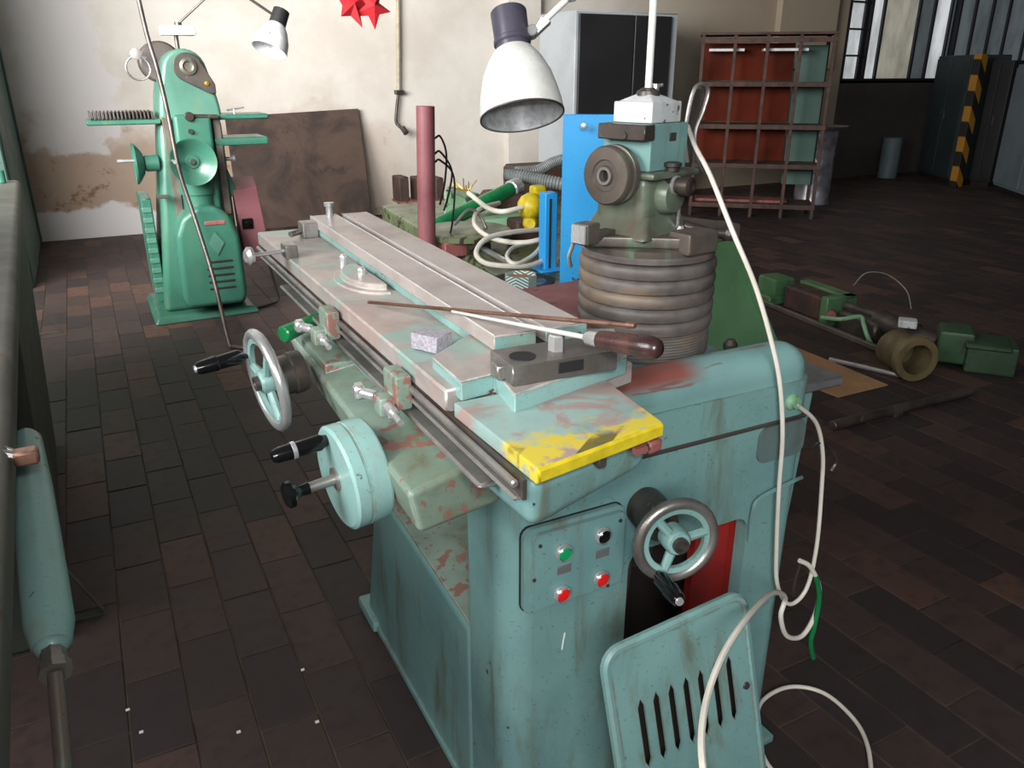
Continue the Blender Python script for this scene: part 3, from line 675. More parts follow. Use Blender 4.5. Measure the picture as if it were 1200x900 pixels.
bm = BM(); add_box(bm, (.01, -.0645, 1.288), (.032, -.061, 1.302), .001, 1, HM); obj('latch', bm, M_darkmetal, hd)
bm = BM(); add_box(bm, (-.083, -.068, 1.292), (-.048, .05, 1.318), .002, 1, HM); add_lathe(bm, HM @ Vector((-.083, -.02, 1.30)), HR3 @ Vector((-1, 0, 0)), [(0, 0), (.006, 0), (.006, .004), (0, .004)], 12); add('clamp_bar', bm, M_darkmetal, 'dark steel clamp bar')
bm = BM(); add_lathe(bm, HM @ Vector((.01, -.075, 1.238)), (0, 0, 1), [(0, 0), (.012, 0), (.012, .006), (.016, .008), (.016, .014), (.010, .016), (0, .016)], 20); add('oil_cap', bm, M_darkmetal)
pa = HR3 @ Vector((-1, 0, 0)); pa.normalize(); p0 = HM @ Vector((-.066, .005, 1.232))
bm = BM(); add_lathe(bm, p0, pa, [(.02, 0), (.050, 0), (.052, .006), (.052, .016), (.046, .018), (.046, .022), (.051, .024), (.051, .034), (.048, .038), (.028, .039), (.026, .036), (.018, .036), (.016, .040), (.012, .040), (.011, .02), (0, .02)], 44); add('pulley', bm, M_castbrown, 'round dark pulley flange')
bm = BM(); add_lathe(bm, p0+pa*.030, pa, [(.0105, 0), (.0105, .0115), (.0155, .0115), (.0155, .009)], 24); add('pulley_bore_ring', bm, M_steel)
ka = HR3 @ Vector((0, -1, 0)); kp = HM @ Vector((.008, -.06, 1.214))
bm = BM(); add_lathe(bm, kp, ka, [(0, 0), (.018, 0), (.018, .02), (.014, .022), (.014, .035), (.0165, .037), (.0165, .055), (.010, .058), (.009, .053), (0, .053)], 26); add('spindle_knob', bm, M_darkmetal)
bm = BM(); add_lathe(bm, kp+ka*.021, ka, [(.0145, 0), (.017, .001), (.017, .006), (.0145, .007)], 26); add('spindle_ring', bm, M_bright)
bm = BM(); add_cyl(bm, HM @ Vector((.04, -.078, 1.135)), HM @ Vector((.04, -.078, 1.19)), .0035, seg=8); add_lathe(bm, HM @ Vector((.035, -.09, 1.126)), (0, 0, 1), [(0, 0), (.009, 0), (.009, .008), (.006, .014), (0, .015)], 8); add('grub_screw', bm, M_steel)
# upright curved guard lever at the back right of the head
lv = [on_y(x, y, 1.33) for x, y in ((806, 190), (803, 160), (808, 125), (815, 103), (825, 99), (830, 108), (824, 130), (815, 155), (817, 185), (824, 200))]
bm = BM(); add_tube(bm, smooth(lv), .0045, 8); lev = add('guard_lever', bm, M_steel, 'curved upright steel guard')
bm = BM(); add_prism(bm, [on_y(x, y, 1.334) for x, y in ((805, 180), (804, 160), (809, 126), (816, 105), (825, 103), (827, 110), (821, 130), (812, 155), (812, 182))], (0, .006, 0)); obj('guard_plate', bm, M_darkmetal, lev)
# brass piece with marks beside the head base
bp = on_z(668, 383, 1.01); bm = BM(); add_box(bm, bp-Vector((.012, .003, .016)), bp+Vector((.012, .003, .016)), .0015, 1)
add('brass_plate', bm, M_brass, 'small brass plate with black characters')
td = bpy.data.curves.new('plate_text', 'FONT'); td.body = 'LA'; td.size = .018; td.extrude = .0004; td.align_x = 'CENTER'; td.align_y = 'CENTER'
tt = bpy.data.objects.new('plate_text', td); COL.objects.link(tt); dg = bpy.context.evaluated_depsgraph_get(); tm = bpy.data.meshes.new_from_object(tt.evaluated_get(dg)); bpy.data.objects.remove(tt)
tm.transform(Matrix.Translation(bp+Vector((0, -.0036, 0))-Vector((.8, 1.35, 0))) @ Matrix.Rotation(math.radians(90), 4, 'X') @ Matrix.Rotation(math.radians(80), 4, 'Z')); tm.materials.clear(); tm.materials.append(M_black_matt)
to = bpy.data.objects.new('plate_text', tm); COL.objects.link(to); to.parent = R
bm = BM(); lp = [on_z(x, y, .95) for x, y in ((560, 352), (610, 338), (690, 326), (700, 380), (640, 400))]; add_prism(bm, [(p.x, p.y, .88) for p in lp], (0, 0, .07), .004, 1); add('side_ledge', bm, M_redprim, 'worn red primer ledge beside the bellows')
bm = BM(); add_box(bm, bp+Vector((-.055, .005, -.11)), bp+Vector((.03, .04, .005)), .003, 1); add('bracket_block', bm, M_teal_pale)

# ------------------------------------------------------------------ work lamp
WL = thing('work_lamp', 'large white enamel work lamp with dark cap on jointed arm above the grinding head', 'lamp', HM @ Vector((.013, 0, 1.308)))
bm = BM(); add_box(bm, (-.040, -.052, 1.3185), (.062, .045, 1.354), .003, 2, HM)
hexa(bm, [(-.036, -.048, 1.353), (.058, -.048, 1.353), (.058, .041, 1.353), (-.036, .041, 1.353)], [(-.006, -.02, 1.366), (.026, -.02, 1.366), (.026, .014, 1.366), (-.006, .014, 1.366)], .003, 2, HM)
lb = obj('lamp_box', bm, M_boxwhite, WL)
bm = BM(); add_box(bm, (-.0425, -.03, 1.309), (-.040, -.005, 1.318), .0005, 1, HM); obj('cable_slot', bm, M_black_matt, lb)
bm = BM(); add_lathe(bm, HM @ Vector((.01, -.003, 1.362)), (0, 0, 1), [(0, 0), (.022, 0), (.020, .008), (.010, .014), (0, .014)], 24); obj('dome_nut', bm, M_darkmetal, WL)
bm = BM(); q = HM @ Vector((.048, .01, 1.35)); add_cyl(bm, q, q+Vector((.004, 0, .032)), .007, seg=12, bev=.001); add_cyl(bm, q+Vector((-.012, 0, .026)), q+Vector((.018, 0, .030)), .003, seg=8); obj('wing_screw', bm, M_bright, WL)
top = HM @ Vector((.01, -.003, 2.05)); jb = HM @ Vector((.01, -.003, 1.375)); top = jb+Vector((.0, 0, .60))
bm = BM(); add_cyl(bm, jb, top, .0065, seg=14); obj('lamp_post', bm, M_lampwhite, WL)
SH = 1.40
mouth = on_y(612, 136, SH); capt = None
axd = (-UP*.985+RT*.13-FW*.03).normalized()      # from cap to mouth, leaning towards the viewer
Ls = .133
apex = mouth-axd*Ls
bm = BM()
pr = [(.0275, 0), (.036, .006), (.051, .028), (.064, .058), (.0715, .090), (.0755, .114), (.0768, Ls), (.0745, Ls), (.0735, .114), (.0695, .09), (.062, .058), (.049, .028), (.034, .008), (.0, .006)]
pr = [(a_*1.05, b_) for a_, b_ in pr]; add_lathe(bm, apex, axd, pr[:7], 56); obj('lamp_shade', bm, M_lampwhite, WL, 'white enamel bell shade')
bm = BM(); add_lathe(bm, apex, axd, [(r-.001, h) for r, h in pr[6:13]]+[(0, .006)], 56); obj('shade_inside', bm, M_lampin, WL, 'silvery shade interior')
bm = BM(); add_lathe(bm, apex+axd*Ls, axd, [(.079, -.002), (.0815, -.001), (.0815, .002), (.079, .002)], 56); obj('shade_rim', bm, M_darkmetal, WL)
bm = BM(); add_lathe(bm, apex-axd*.072, axd, [(0, 0), (.033, 0), (.035, .003), (.034, .055), (.036, .057), (.036, .064), (.032, .066), (.032, .074), (.031, .078), (0, .078)], 32); obj('lamp_cap', bm, M_lampcap, WL, 'dark purple-grey lamp holder cap')
bm = BM(); add_lathe(bm, apex+axd*.012, axd, [(0, 0), (.014, 0), (.014, .022), (.026, .05), (.027, .068), (.016, .085), (0, .088)], 24); obj('bulb', bm, M_lampwhite, WL)
j1 = apex-axd*.030+RT*.040; j2 = on_y(668, -4, SH+.01)
d12 = (j2-j1).normalized()
bm = BM(); add_cyl(bm, j1-FW*.014, j1+FW*.010, .011, seg=16, bev=.002); add_cyl(bm, j1-RT*.012, j1+RT*.004, .008, seg=10)
hexa(bm, [j1+(-RT-UP)*.006-FW*.006, j1+(RT-UP)*.008-FW*.006, j1+(RT-UP)*.008+FW*.008, j1+(-RT-UP)*.006+FW*.008], [j1+d12*.036+v for v in (-RT*.010+UP*.004-FW*.006, RT*.010-UP*.006-FW*.006, RT*.010-UP*.006+FW*.008, -RT*.010+UP*.004+FW*.008)], .002, 1)
obj('lamp_joint', bm, M_bright, WL)
bm = BM(); top2 = top
add_cyl(bm, j1+d12*.03, j2, .0062, seg=14)
elb = j2.lerp(top2, .5)+Vector((0, 0, .05)); add_cyl(bm, j2, top2, .0062, seg=14); obj('lamp_arm', bm, M_lampwhite, WL)
bm = BM(); add_cyl(bm, top2+Vector((0, -.015, 0)), top2+Vector((0, .015, 0)), .014, seg=16, bev=.002); add_cyl(bm, j2+Vector((0, -.012, 0)), j2+Vector((0, .012, 0)), .010, seg=14); obj('elbow_joint', bm, M_bright, WL)
print('lamp', px(mouth), px(apex), px(j1))

# ------------------------------------------------------------------ things on the table
bm = BM(); a, b = on_z(432, 354, 1.052), on_z(690, 398, 1.10)
a = on_z(530, 365, 1.0745); b = on_z(690, 396, 1.1065); d = (b-a).normalized(); he = on_z(771, 409, 1.116)
T1 = thing('round_file', 'long thin steel rod tool with dark wooden handle resting across the table', 'tool', a)
bm = BM(); add_cyl(bm, a, b, .0022, .0034, seg=10); obj('blade', bm, M_edge, T1)
hd_ = (he-b).normalized(); HL = (he-b).length
bm = BM(); add_lathe(bm, b-hd_*.006, hd_, [(0, 0), (.005, 0), (.009, .006), (.0095, .022), (.0105, .024), (0, .024)], 16); obj('ferrule', bm, M_bright, T1)
bm = BM(); add_lathe(bm, b+hd_*.016, hd_, [(0, 0), (.0105, 0), (.0115, .01), (.0125, .05), (.0135, HL*.62), (.0135, HL*.75), (.011, HL*.84), (.007, HL*.875), (0, HL*.88)], 20); obj('handle', bm, M_wood_h, T1, 'dark varnished wooden handle')
a, b = on_z(432, 354, 1.040), on_z(735, 381, 1.128)
bm = BM(); add_tube(bm, [a, a.lerp(b, .5), b], .0028, 10); add_cyl(bm, b, b+(b-a).normalized()*.012, .004, .003, seg=10)
tag(obj('copper_rod', bm, M_copper, None, None, a), 'thin rusty copper-brown rod lying diagonally across the table', 'rod')
bm = BM(); q = on_z(506, 408, 1.032); MS = Matrix.Translation(q) @ Matrix.Rotation(math.radians(28), 4, 'Z')
add_box(bm, (-.018, -.024, 0), (.018, .024, .024), .0015, 1, MS)
tag(obj('sharpening_stone', bm, M_stone, None, None, q), 'small grey speckled sharpening stone block on the table', 'stone')
q = on_z(628, 548, 1.0)

# ------------------------------------------------------------------ louvered cover leaning on the base
ta, tb = Vector((.572, .795, .572)), Vector((.862, .800, .590))
ba = Vector((.560, .60, .02)); 
Wd = (tb-ta).length; uu = (tb-ta).normalized(); dn = Vector((.03, -.13, -.57)).normalized(); dn = (dn-uu*dn.dot(uu)).normalized(); nn = uu.cross(dn).normalized()
if nn.y > 0: nn = -nn
Hc = .58
CM = Matrix(((uu.x, dn.x, nn.x, ta.x), (uu.y, dn.y, nn.y, ta.y), (uu.z, dn.z, nn.z, ta.z), (0, 0, 0, 1)))
Hc = (.012-ta.z)/dn.z*1.0
CV = thing('louvered_cover', 'removed turquoise louvred cover plate leaning against the front of the large machine', 'cover', CM @ Vector((Wd/2, Hc, 0)))
bm = BM(); outl = [(x, y, 0) for x, y in rrect(Wd, Hc, .03, 5, Wd/2, Hc/2)]
sl = []
for k in range(7):
    cx = .055+k*.0305; y0, y1 = .10, .225
    sl.append([(cx-.0065, y0+.014, 0), (cx, y0, 0), (cx+.0065, y0+.014, 0), (cx+.0065, y1-.014, 0), (cx, y1, 0), (cx-.0065, y1-.014, 0)])
add_prism(bm, outl, (0, 0, -.004), holes=sl, M=CM)
pts = [CM @ Vector((x, y, -.010)) for x, y in rrect(Wd-.006, Hc-.006, .028, 5, Wd/2, Hc/2)]
add_tube(bm, [CM @ Vector((x, y, -.006)) for x, y in rrect(Wd-.008, Hc-.008, .028, 5, Wd/2, Hc/2)], .009, 8, True)
obj('cover_plate', bm, M_teal, CV)
for k in range(7):
    cx = .055+k*.0305; y0, y1 = .10, .225
    bm = BM(); hexa(bm, [(cx-.0068, y0+.012, -.004), (cx-.0068, y1-.012, -.004), (cx-.0060, y1-.012, -.004), (cx-.0060, y0+.012, -.004)], [(cx-.003, y0+.014, -.016), (cx-.003, y1-.014, -.016), (cx-.002, y1-.014, -.016), (cx-.002, y0+.014, -.016)], 0, 1, CM)
    obj('louvre', bm, M_teal, CV)
bm = BM(); add_prism(bm, [(x, y, -.03) for x, y in rrect(Wd-.03, Hc-.03, .02, 4, Wd/2, Hc/2)], (0, 0, .008), M=CM); obj('backing', bm, M_hole, CV, 'dark sheet standing for the shade behind the slots')  # dark sheet imitates the shade seen through the louvre slots
bm = BM(); add_lathe(bm, CM @ Vector((Wd-.022, .17, 0)), nn, [(0, 0), (.007, 0), (.006, .003), (0, .003)], 14); obj('screw', bm, M_darkmetal, CV)
print('cover', px(CM @ Vector((0, 0, 0))), px(CM @ Vector((Wd, 0, 0))), px(CM @ Vector((Wd, Hc, 0))), Hc)

# ------------------------------------------------------------------ white cables
WC = thing('white_power_cable', 'long white power cable hanging from the grinding head and looping to the floor', 'cable', (1.0, .93, 0))
pts = [on_y(806, 148, 1.25), on_y(815, 172, 1.15), on_y(832, 205, 1.05), on_y(858, 270, .98), on_y(885, 335, .955), on_y(904, 400, .945), on_y(914, 450, .935), on_y(917, 510, .93), on_y(913, 570, .93), on_y(910, 640, .93), on_y(911, 685, .93), on_y(925, 708, .93), on_y(945, 690, .93), on_y(957, 640, .94), on_y(963, 570, .965), on_y(964, 530, .965), on_y(956, 495, .955), on_y(933, 474, .94)]
bm = BM(); add_tube(bm, smooth(pts, 7), .0042, 8); obj('cable', bm, M_cable, WC)
pts = [on_y(937, 657, .935), on_y(950, 665, .93), on_y(960, 690, .925), on_y(955, 720, .925), on_y(940, 745, .92), on_y(922, 745, .915), on_y(915, 722, .91), on_y(920, 700, .91), on_y(905, 695, .84), on_y(880, 718, .76), on_y(850, 762, .70), on_y(830, 812, .65), on_y(822, 860, .60), on_y(824, 905, .56), on_y(832, 960, .53), on_z(850, 1010, .012)]
pts += [on_z(880, 980, .006), on_z(930, 960, .006), on_z(925, 925, .006), on_z(898, 893, .006), on_z(886, 855, .006), on_z(893, 822, .006), on_z(925, 805, .006), on_z(965, 812, .006), on_z(1000, 842, .006), on_z(1017, 875, .006), on_z(1022, 920, .006)]
bm = BM(); add_tube(bm, smooth(pts, 8), .0050, 8); obj('cable', bm, M_cable, WC)
bm = BM(); add_tube(bm, smooth([on_y(956, 675, .925), on_y(960, 700, .92), on_y(954, 735, .92), on_y(950, 752, .92), on_y(953, 771, .92)]), .0055, 8); obj('wire_end', bm, M_emerald, WC, 'green sheathed wire end')

# ------------------------------------------------------------------ left machine in the foreground edge
LM = thing('milling_machine', 'grey-green machine bed running along the left edge of the photo', 'machine', (-.5, 2.5, 0))
def LX(y, z): return -.095-.040*y-(1-z)*.02
bm = BM(); hexa(bm, [(-.95, 2.05, 0), (LX(2.05, 0)-.06, 2.05, 0), (LX(3.45, 0)-.05, 3.45, 0), (-1.05, 3.45, 0)], [(-.95, 1.9, .95), (LX(1.9, 1)-.012, 1.9, .95), (LX(3.75, 1)-.012, 3.75, .95), (-1.1, 3.75, .95)], .01, 2)
obj('bed_body', bm, M_leftside, LM)
bm = BM(); hexa(bm, [(-.95, .2, .93), (LX(.2, 1)-.004, .2, .93), (LX(3.82, 1)-.004, 3.82, .93), (-1.1, 3.82, .93)], [(-.95, .2, 1.0), (LX(.2, 1), .2, 1.0), (LX(3.82, 1), 3.82, 1.0), (-1.1, 3.82, 1.0)], .016, 3)
obj('bed_top', bm, M_greycast, LM)
a, b = Vector((-.150, 1.12, .93)), Vector((-.118, .73, .80))
a = on_z(30, 512, .90); b = on_z(62, 765, .80)
bm = BM(); d = (b-a); LL = d.length; add_lathe(bm, a, d, [(0, 0), (.016, 0), (.021, .01), (.025, LL*.3), (.0265, LL*.7), (.0265, LL*.9), (.020, LL*.98), (.012, LL), (0, LL)], 28)
tp = obj('tapered_tube', bm, M_teal_pale, LM, 'pale blue tapered tube')
dn_ = d.normalized()
bm = BM(); add_lathe(bm, b-dn_*.004, dn_, [(0, 0), (.0135, 0), (.0135, .02), (.017, .021), (.017, .034), (0, .034)], 8); obj('nut', bm, M_steel, LM)
b2 = b+dn_*.03; e2 = on_z(77, 930, .72)
bm = BM(); add_cyl(bm, b2, e2, .0085, seg=14); obj('rod', bm, M_castbrown, LM)
q = on_z(20, 533, .985); bm = BM(); add_box(bm, q+Vector((-.004, -.012, -.012)), q+Vector((.022, .008, .006)), .003, 1); obj('clamp_nut', bm, M_copper, LM, 'rusty square clamp nut')
bm = BM(); q2 = q-Vector((.0, 0, 0)); add_tube(bm, smooth([q+Vector((0, -.004, .0)), q+Vector((-.02, -.004, .008)), q+Vector((-.05, 0, .016)), q+Vector((-.09, 0, .016))]), .006, 8); add_tube(bm, smooth([q+Vector((0, .006, .0)), q+Vector((-.02, .012, .01)), q+Vector((-.06, .016, .018))]), .003, 8); obj('bracket', bm, M_steel, LM)
bm = BM(); q = Vector((LX(3.7, 1)-.06, 3.72, 1.0)); add_cyl(bm, q, q+Vector((0, 0, .05)), .016, seg=16, bev=.003); obj('green_cap', bm, M_far, LM)
for (u, v), (u2, v2) in (((75, 665), (122, 715)), ((46, 355), (72, 388))):
    a, b = on_z(u, v, .085), on_z(u2, v2, .004); o3 = on_z(u+4, v2+8, .004); o3.x = a.x
    bm = BM(); n_ = (b-a).cross(Vector((0, 1, 0))).normalized()
    hexa(bm, [a+Vector((0, -.012, 0)), b+Vector((0, -.012, 0)), b+Vector((0, .012, 0)), a+Vector((0, .012, 0))], [a+Vector((0, -.012, .004)), b+Vector((0, -.012, .004)), b+Vector((0, .012, .004)), a+Vector((0, .012, .004))])
    add_box(bm, (a.x-.06, b.y-.014, .0), (b.x, b.y+.014, .004))
    obj('floor_bracket', bm, M_leftside, LM)

# ------------------------------------------------------------------ far green tool grinder
FY = 5.05
FM = thing('pedestal_grinder', 'bright green pedestal grinding machine with dish handwheels standing near the back wall', 'machine', (.53, 5.3, 0))
def fadd(name, bm, m, label=None, parent=None): return obj(name, bm, m, parent or FM, label)
bm = BM(); hexa(bm, [(.20, 4.95, 0), (.82, 4.98, 0), (.82, 5.65, 0), (.20, 5.65, 0)], [(.225, 4.98, .045), (.79, 5.0, .045), (.79, 5.62, .045), (.225, 5.62, .045)], .015, 2); fadd('foot_plate', bm, M_far)
bm = BM(); hexa(bm, [(.27, 5.06, .04), (.76, 5.06, .04), (.74, 5.58, .04), (.27, 5.58, .04)], [(.405, 5.14, 1.16), (.755, 5.14, 1.16), (.74, 5.50, 1.16), (.42, 5.50, 1.16)], .04, 4); fadd('column', bm, M_far)
bm = BM()
n8 = 12; sec = []
prof = [(.41, 1.14), (.755, 1.14), (.75, 1.22), (.735, 1.30), (.715, 1.38)]+[(.585+.12*math.cos(math.radians(a)), 1.41+.12*math.sin(math.radians(a))) for a in range(15, 180, 15)]+[(.455, 1.38), (.43, 1.28)]
add_prism(bm, [(x, 5.10, z) for x, z in prof], (0, .42, 0), .022, 3); fadd('head', bm, M_farpale)
bm = BM(); add_prism(bm, [(x, 5.095, z) for x, z in [(.60+.078*math.cos(math.radians(a)), 1.43+.078*math.sin(math.radians(a))) for a in range(20, 250, 15)]+[(.70, 1.29), (.735, 1.29), (.735, 1.34)]], (0, -.02, 0), .004, 1); hc = fadd('spindle_cover', bm, M_darkmetal, 'dark spindle cover')
bm = BM(); add_lathe(bm, (.60, 5.075, 1.435), (0, -1, 0), [(0, 0), (.045, 0), (.045, .014), (.03, .02), (.02, .012), (0, .012)], 26); obj('spindle_nose', bm, M_castbrown, hc)
bm = BM(); add_lathe(bm, (.69, 5.075, 1.345), (0, -1, 0), [(0, 0), (.014, 0), (.012, .008), (0, .01)], 14); obj('yellow_plug', bm, M_brass, hc, 'small yellow plug')
bm = BM(); add_cyl(bm, (.49, 5.36, 1.46), (.49, 5.56, 1.46), .115, seg=32, bev=.01); fadd('wheel_guard', bm, M_darkmetal)
bm = BM()
for x in (.445, .715): add_box(bm, (x-.022, 5.085, .60), (x+.022, 5.13, 1.17), .004, 1)
fadd('slideway', bm, M_castbrown, 'greasy vertical slideways')
bm = BM(); hexa(bm, [(.470, 5.03, .62), (.675, 5.03, .62), (.675, 5.2, .62), (.470, 5.2, .62)], [(.48, 5.04, 1.18), (.685, 5.04, 1.18), (.685, 5.2, 1.18), (.48, 5.2, 1.18)], .022, 3); fadd('knee_slide', bm, M_far)
bm = BM(); add_cyl(bm, (.565, 5.06, 1.17), (.565, 5.02, 1.17), .026, seg=18, bev=.003); add_cyl(bm, (.565, 5.05, 1.17), (.72, 5.05, 1.165), .013, seg=12); add_cyl(bm, (.56, 5.045, 1.09), (.56, 5.02, 1.09), .014, seg=12); fadd('clamp_screws', bm, M_darkmetal)
bm = BM(); add_lathe(bm, (.60, 5.03, .90+.10), (0, -1, 0), [(0, 0), (.014, 0), (.014, .004), (0, .004)], 3); fadd('red_triangle', bm, M_capred, 'small red triangular mark')
# tables left and right
bm = BM(); add_box(bm, (.04, 5.10, 1.13), (.42, 5.34, 1.16), .006, 1); fadd('left_table', bm, M_far)
for k in range(17):
    bm = BM(); x = .06+k*.0195; add_box(bm, (x, 5.09, 1.16), (x+.011, 5.35, 1.20), .003, 1); fadd('bellows_rib', bm, M_darkmetal)
bm = BM(); add_box(bm, (.70, 5.10, 1.145), (1.02, 5.34, 1.175), .008, 1); add_box(bm, (.69, 5.08, 1.0), (1.00, 5.36, 1.045), .012, 2); fadd('right_table', bm, M_far)
bm = BM(); add_cyl(bm, (.84, 5.2, 1.175), (.84, 5.2, 1.20), .006, seg=8); add_cyl(bm, (.80, 5.2, 1.195), (.90, 5.2, 1.21), .006, seg=8); fadd('table_lever', bm, M_bright)
# handwheels (dish shaped)
def dish(c, ax, r, back):
    bm = BM(); add_lathe(bm, Vector(c), ax, [(0, 0), (r*.28, 0), (r*.5, .004), (r*.85, .03), (r, .045), (r, .055), (r*.92, .052), (r*.82, .038), (r*.5, .014), (r*.3, .012), (r*.28, .022), (0, .022)], 40)
    dw = fadd('dish_handwheel', bm, M_far)
    bm = BM(); add_cyl(bm, Vector(c)-Vector(ax)*back, c, r*.4, seg=24, bev=.006); obj('hub', bm, M_far, dw)
    bm = BM(); add_cyl(bm, Vector(c)+Vector(ax)*.02, Vector(c)+Vector(ax)*.035, .016, seg=14, bev=.002); obj('hub_nut', bm, M_darkmetal, dw)
    u = Vector(ax).orthogonal().normalized(); 
    hpos = Vector(c)+Vector((-r*.8, 0, r*.1)) if abs(Vector(ax).y) > .5 else Vector(c)+Vector((0, 0, r*.15))
    bm = BM(); add_cyl(bm, hpos+Vector(ax)*.04, hpos+Vector(ax)*.14, .008, .011, seg=12); obj('crank_handle', bm, M_bright, dw, 'chrome crank handle')
    return dw
dish((.535, 4.93, .935), (0, -1, 0), .128, .12)
dish((.30, 5.15, .915), (-1, 0, 0), .115, .08)
bm = BM(); add_cyl(bm, (.70, 5.15, .92), (.79, 5.15, .92), .012, seg=12); add_lathe(bm, (.79, 5.15, .92), (1, 0, 0), [(0, 0), (.02, .0), (.02, .012), (0, .016)], 14); fadd('side_knob', bm, M_bright)
bm = BM(); hexa(bm, [(.70, 5.12, .70), (.80, 5.12, .70), (.80, 5.4, .70), (.70, 5.4, .70)], [(.68, 5.12, .93), (.73, 5.12, .93), (.73, 5.4, .93), (.68, 5.4, .93)], .012, 2); fadd('side_housing', bm, M_far)
# front motor cover
bm = BM(); prof = [(x, z) for x, z in rrect(.38, .60, .075, 6, .565, .39)]
prof = [(.40, .09), (.72, .09), (.745, .14), (.74, .50), (.70, .62), (.63, .68), (.52, .69), (.43, .63), (.385, .52), (.375, .14)]
add_prism(bm, [(x, 4.90, z) for x, z in prof], (0, .20, 0), .035, 4); cvr = fadd('motor_cover', bm, M_far, 'rounded motor cover with ventilation slots')
bm = BM(); add_cyl(bm, (.555, 5.06, .66), (.555, 5.06, .80), .085, seg=28); add_lathe(bm, (.555, 5.06, .74), (0, 0, 1), [(.085, 0), (.095, .0), (.095, .1), (.085, .1)], 28); fadd('slide_neck', bm, M_far)
for k in range(5):
    z = .36-k*.04; bm = BM(); add_box(bm, (.53, 4.896, z-.007), (.68, 4.905, z+.007), .003, 1); obj('vent_slot', bm, M_hole, cvr)
bm = BM(); add_prism(bm, [(.60, 4.899, .40), (.645, 4.899, .47), (.60, 4.899, .535), (.56, 4.899, .47)], (0, -.006, 0)); obj('emblem', bm, M_farpale, cvr, 'raised diamond emblem')
bm = BM(); add_box(bm, (.55, 4.895, .575), (.665, 4.91, .60), .004, 1, Matrix.Identity(4)); obj('name_strip', bm, M_redprim, cvr, 'small red name strip')
bm = BM(); add_box(bm, (.245, 5.12, .10), (.30, 5.5, .72), .006, 1); lv_ = fadd('louvred_side_door', bm, M_far)
for k in range(9):
    bm = BM(); z = .16+k*.06; add_box(bm, (.242, 5.114, z), (.295, 5.122, z+.03), .003, 1); obj('louvre', bm, M_farpale, lv_)
bm = BM(); add_box(bm, (.33, 5.0, .73), (.40, 5.06, .745), .003, 1); fadd('small_latch', bm, M_darkmetal)
# head gear: ring and sensor
rc = on_y(162, 80, 5.2); bm = BM(); add_tube(bm, [rc+Vector((.062*math.cos(a), 0, .062*math.sin(a))) for a in [2*math.pi*k/30 for k in range(30)]], .0055, 8, True); add_lathe(bm, rc+Vector((0, .02, .075)), (0, -1, 0), [(0, 0), (.03, 0), (.03, .03), (0, .035)], 16); add_cyl(bm, rc+Vector((.0, 0, .07)), (.40, 5.2, rc.z+.05), .01, seg=8); fadd('ring_bracket', bm, M_steel)
# pink switch box
bm = BM(); bxp = on_y(268, 232, 5.15); hexa(bm, [(.79, 5.1, .30), (.945, 5.1, .30), (.945, 5.3, .30), (.79, 5.3, .30)], [(.76, 5.1, .74), (.905, 5.1, .75), (.92, 5.3, .80), (.78, 5.3, .80)], .008, 2); pk = fadd('switch_box', bm, M_pink, 'dusty pink electric switch box')
bm = BM(); q = on_y(290, 262, 5.095); add_box(bm, q-Vector((.032, .008, .032)), q+Vector((.032, .008, .032)), .003, 1); add_lathe(bm, q+Vector((0, -.008, 0)), (0, -1, 0), [(0, 0), (.014, 0), (.014, .015), (0, .015)], 14); obj('rotary_switch', bm, M_black, pk)
bm = BM(); add_tube(bm, smooth([(.93, 5.15, .28), (.95, 5.14, .14), (.96, 5.12, .03), (.9, 5.1, .01), (.8, 5.05, .01)]), .008, 8); fadd('supply_cable', bm, M_black_matt)
# far lamp
FL = thing('machine_lamp', 'small light grey work lamp on the far green grinder against the pale wall', 'lamp', (.58, 5.25, 1.50))
bm = BM(); add_cyl(bm, (.58, 5.25, 1.505), (.58, 5.25, 1.60), .012, seg=10); obj('post', bm, M_darkmetal, FL)
bm = BM(); add_box(bm, (.50, 5.18, 1.60), (.68, 5.30, 1.65), .004, 1, Matrix.Translation((0, 0, 0))); obj('lamp_box', bm, M_boxwhite, FL)
p1, p2, p3 = on_y(216, 25, 5.25), on_y(262, -22, 5.2), on_y(327, 22, 5.2)
bm = BM(); add_cyl(bm, Vector((.60, 5.25, 1.65)), Vector((.60, 5.25, 1.67)), .02, seg=10); add_cyl(bm, Vector((.60, 5.25, 1.66)), p2, .006, seg=8); add_cyl(bm, p2, p3, .008, seg=8); obj('arm', bm, M_darkmetal, FL)
ax = (on_y(317, 64, 5.2)-p3).normalized(); ax = (ax+Vector((-.12, -.25, -.0))).normalized()
bm = BM(); add_lathe(bm, p3-ax*.05, ax, [(0, 0), (.048, 0), (.05, .09), (0, .09)], 24); obj('lamp_cap', bm, M_black_matt, FL)
bm = BM(); add_lathe(bm, p3+ax*.03, ax, [(.042, 0), (.07, .04), (.095, .10), (.105, .17), (.100, .17), (.09, .10), (.065, .04), (0, .02)], 32); obj('lamp_shade', bm, M_boxwhite, FL)
# leaning bent steel rod
pts = [on_z(288, 408, .012), on_z(274, 406, .012), on_z(268, 400, .03), on_y(250, 325, 4.62), on_y(228, 255, 4.75), on_y(210, 200, 4.80), on_y(196, 130, 4.85), on_y(184, 80, 4.90), on_y(172, 40, 4.92), on_y(158, -20, 4.95)]
bm = BM(); add_tube(bm, smooth(pts, 4), .012, 10); tag(obj('bent_rod', bm, M_darkmetal, None, None, pts[0]), 'long bent metal rod leaning in front of the far green grinder', 'rod')

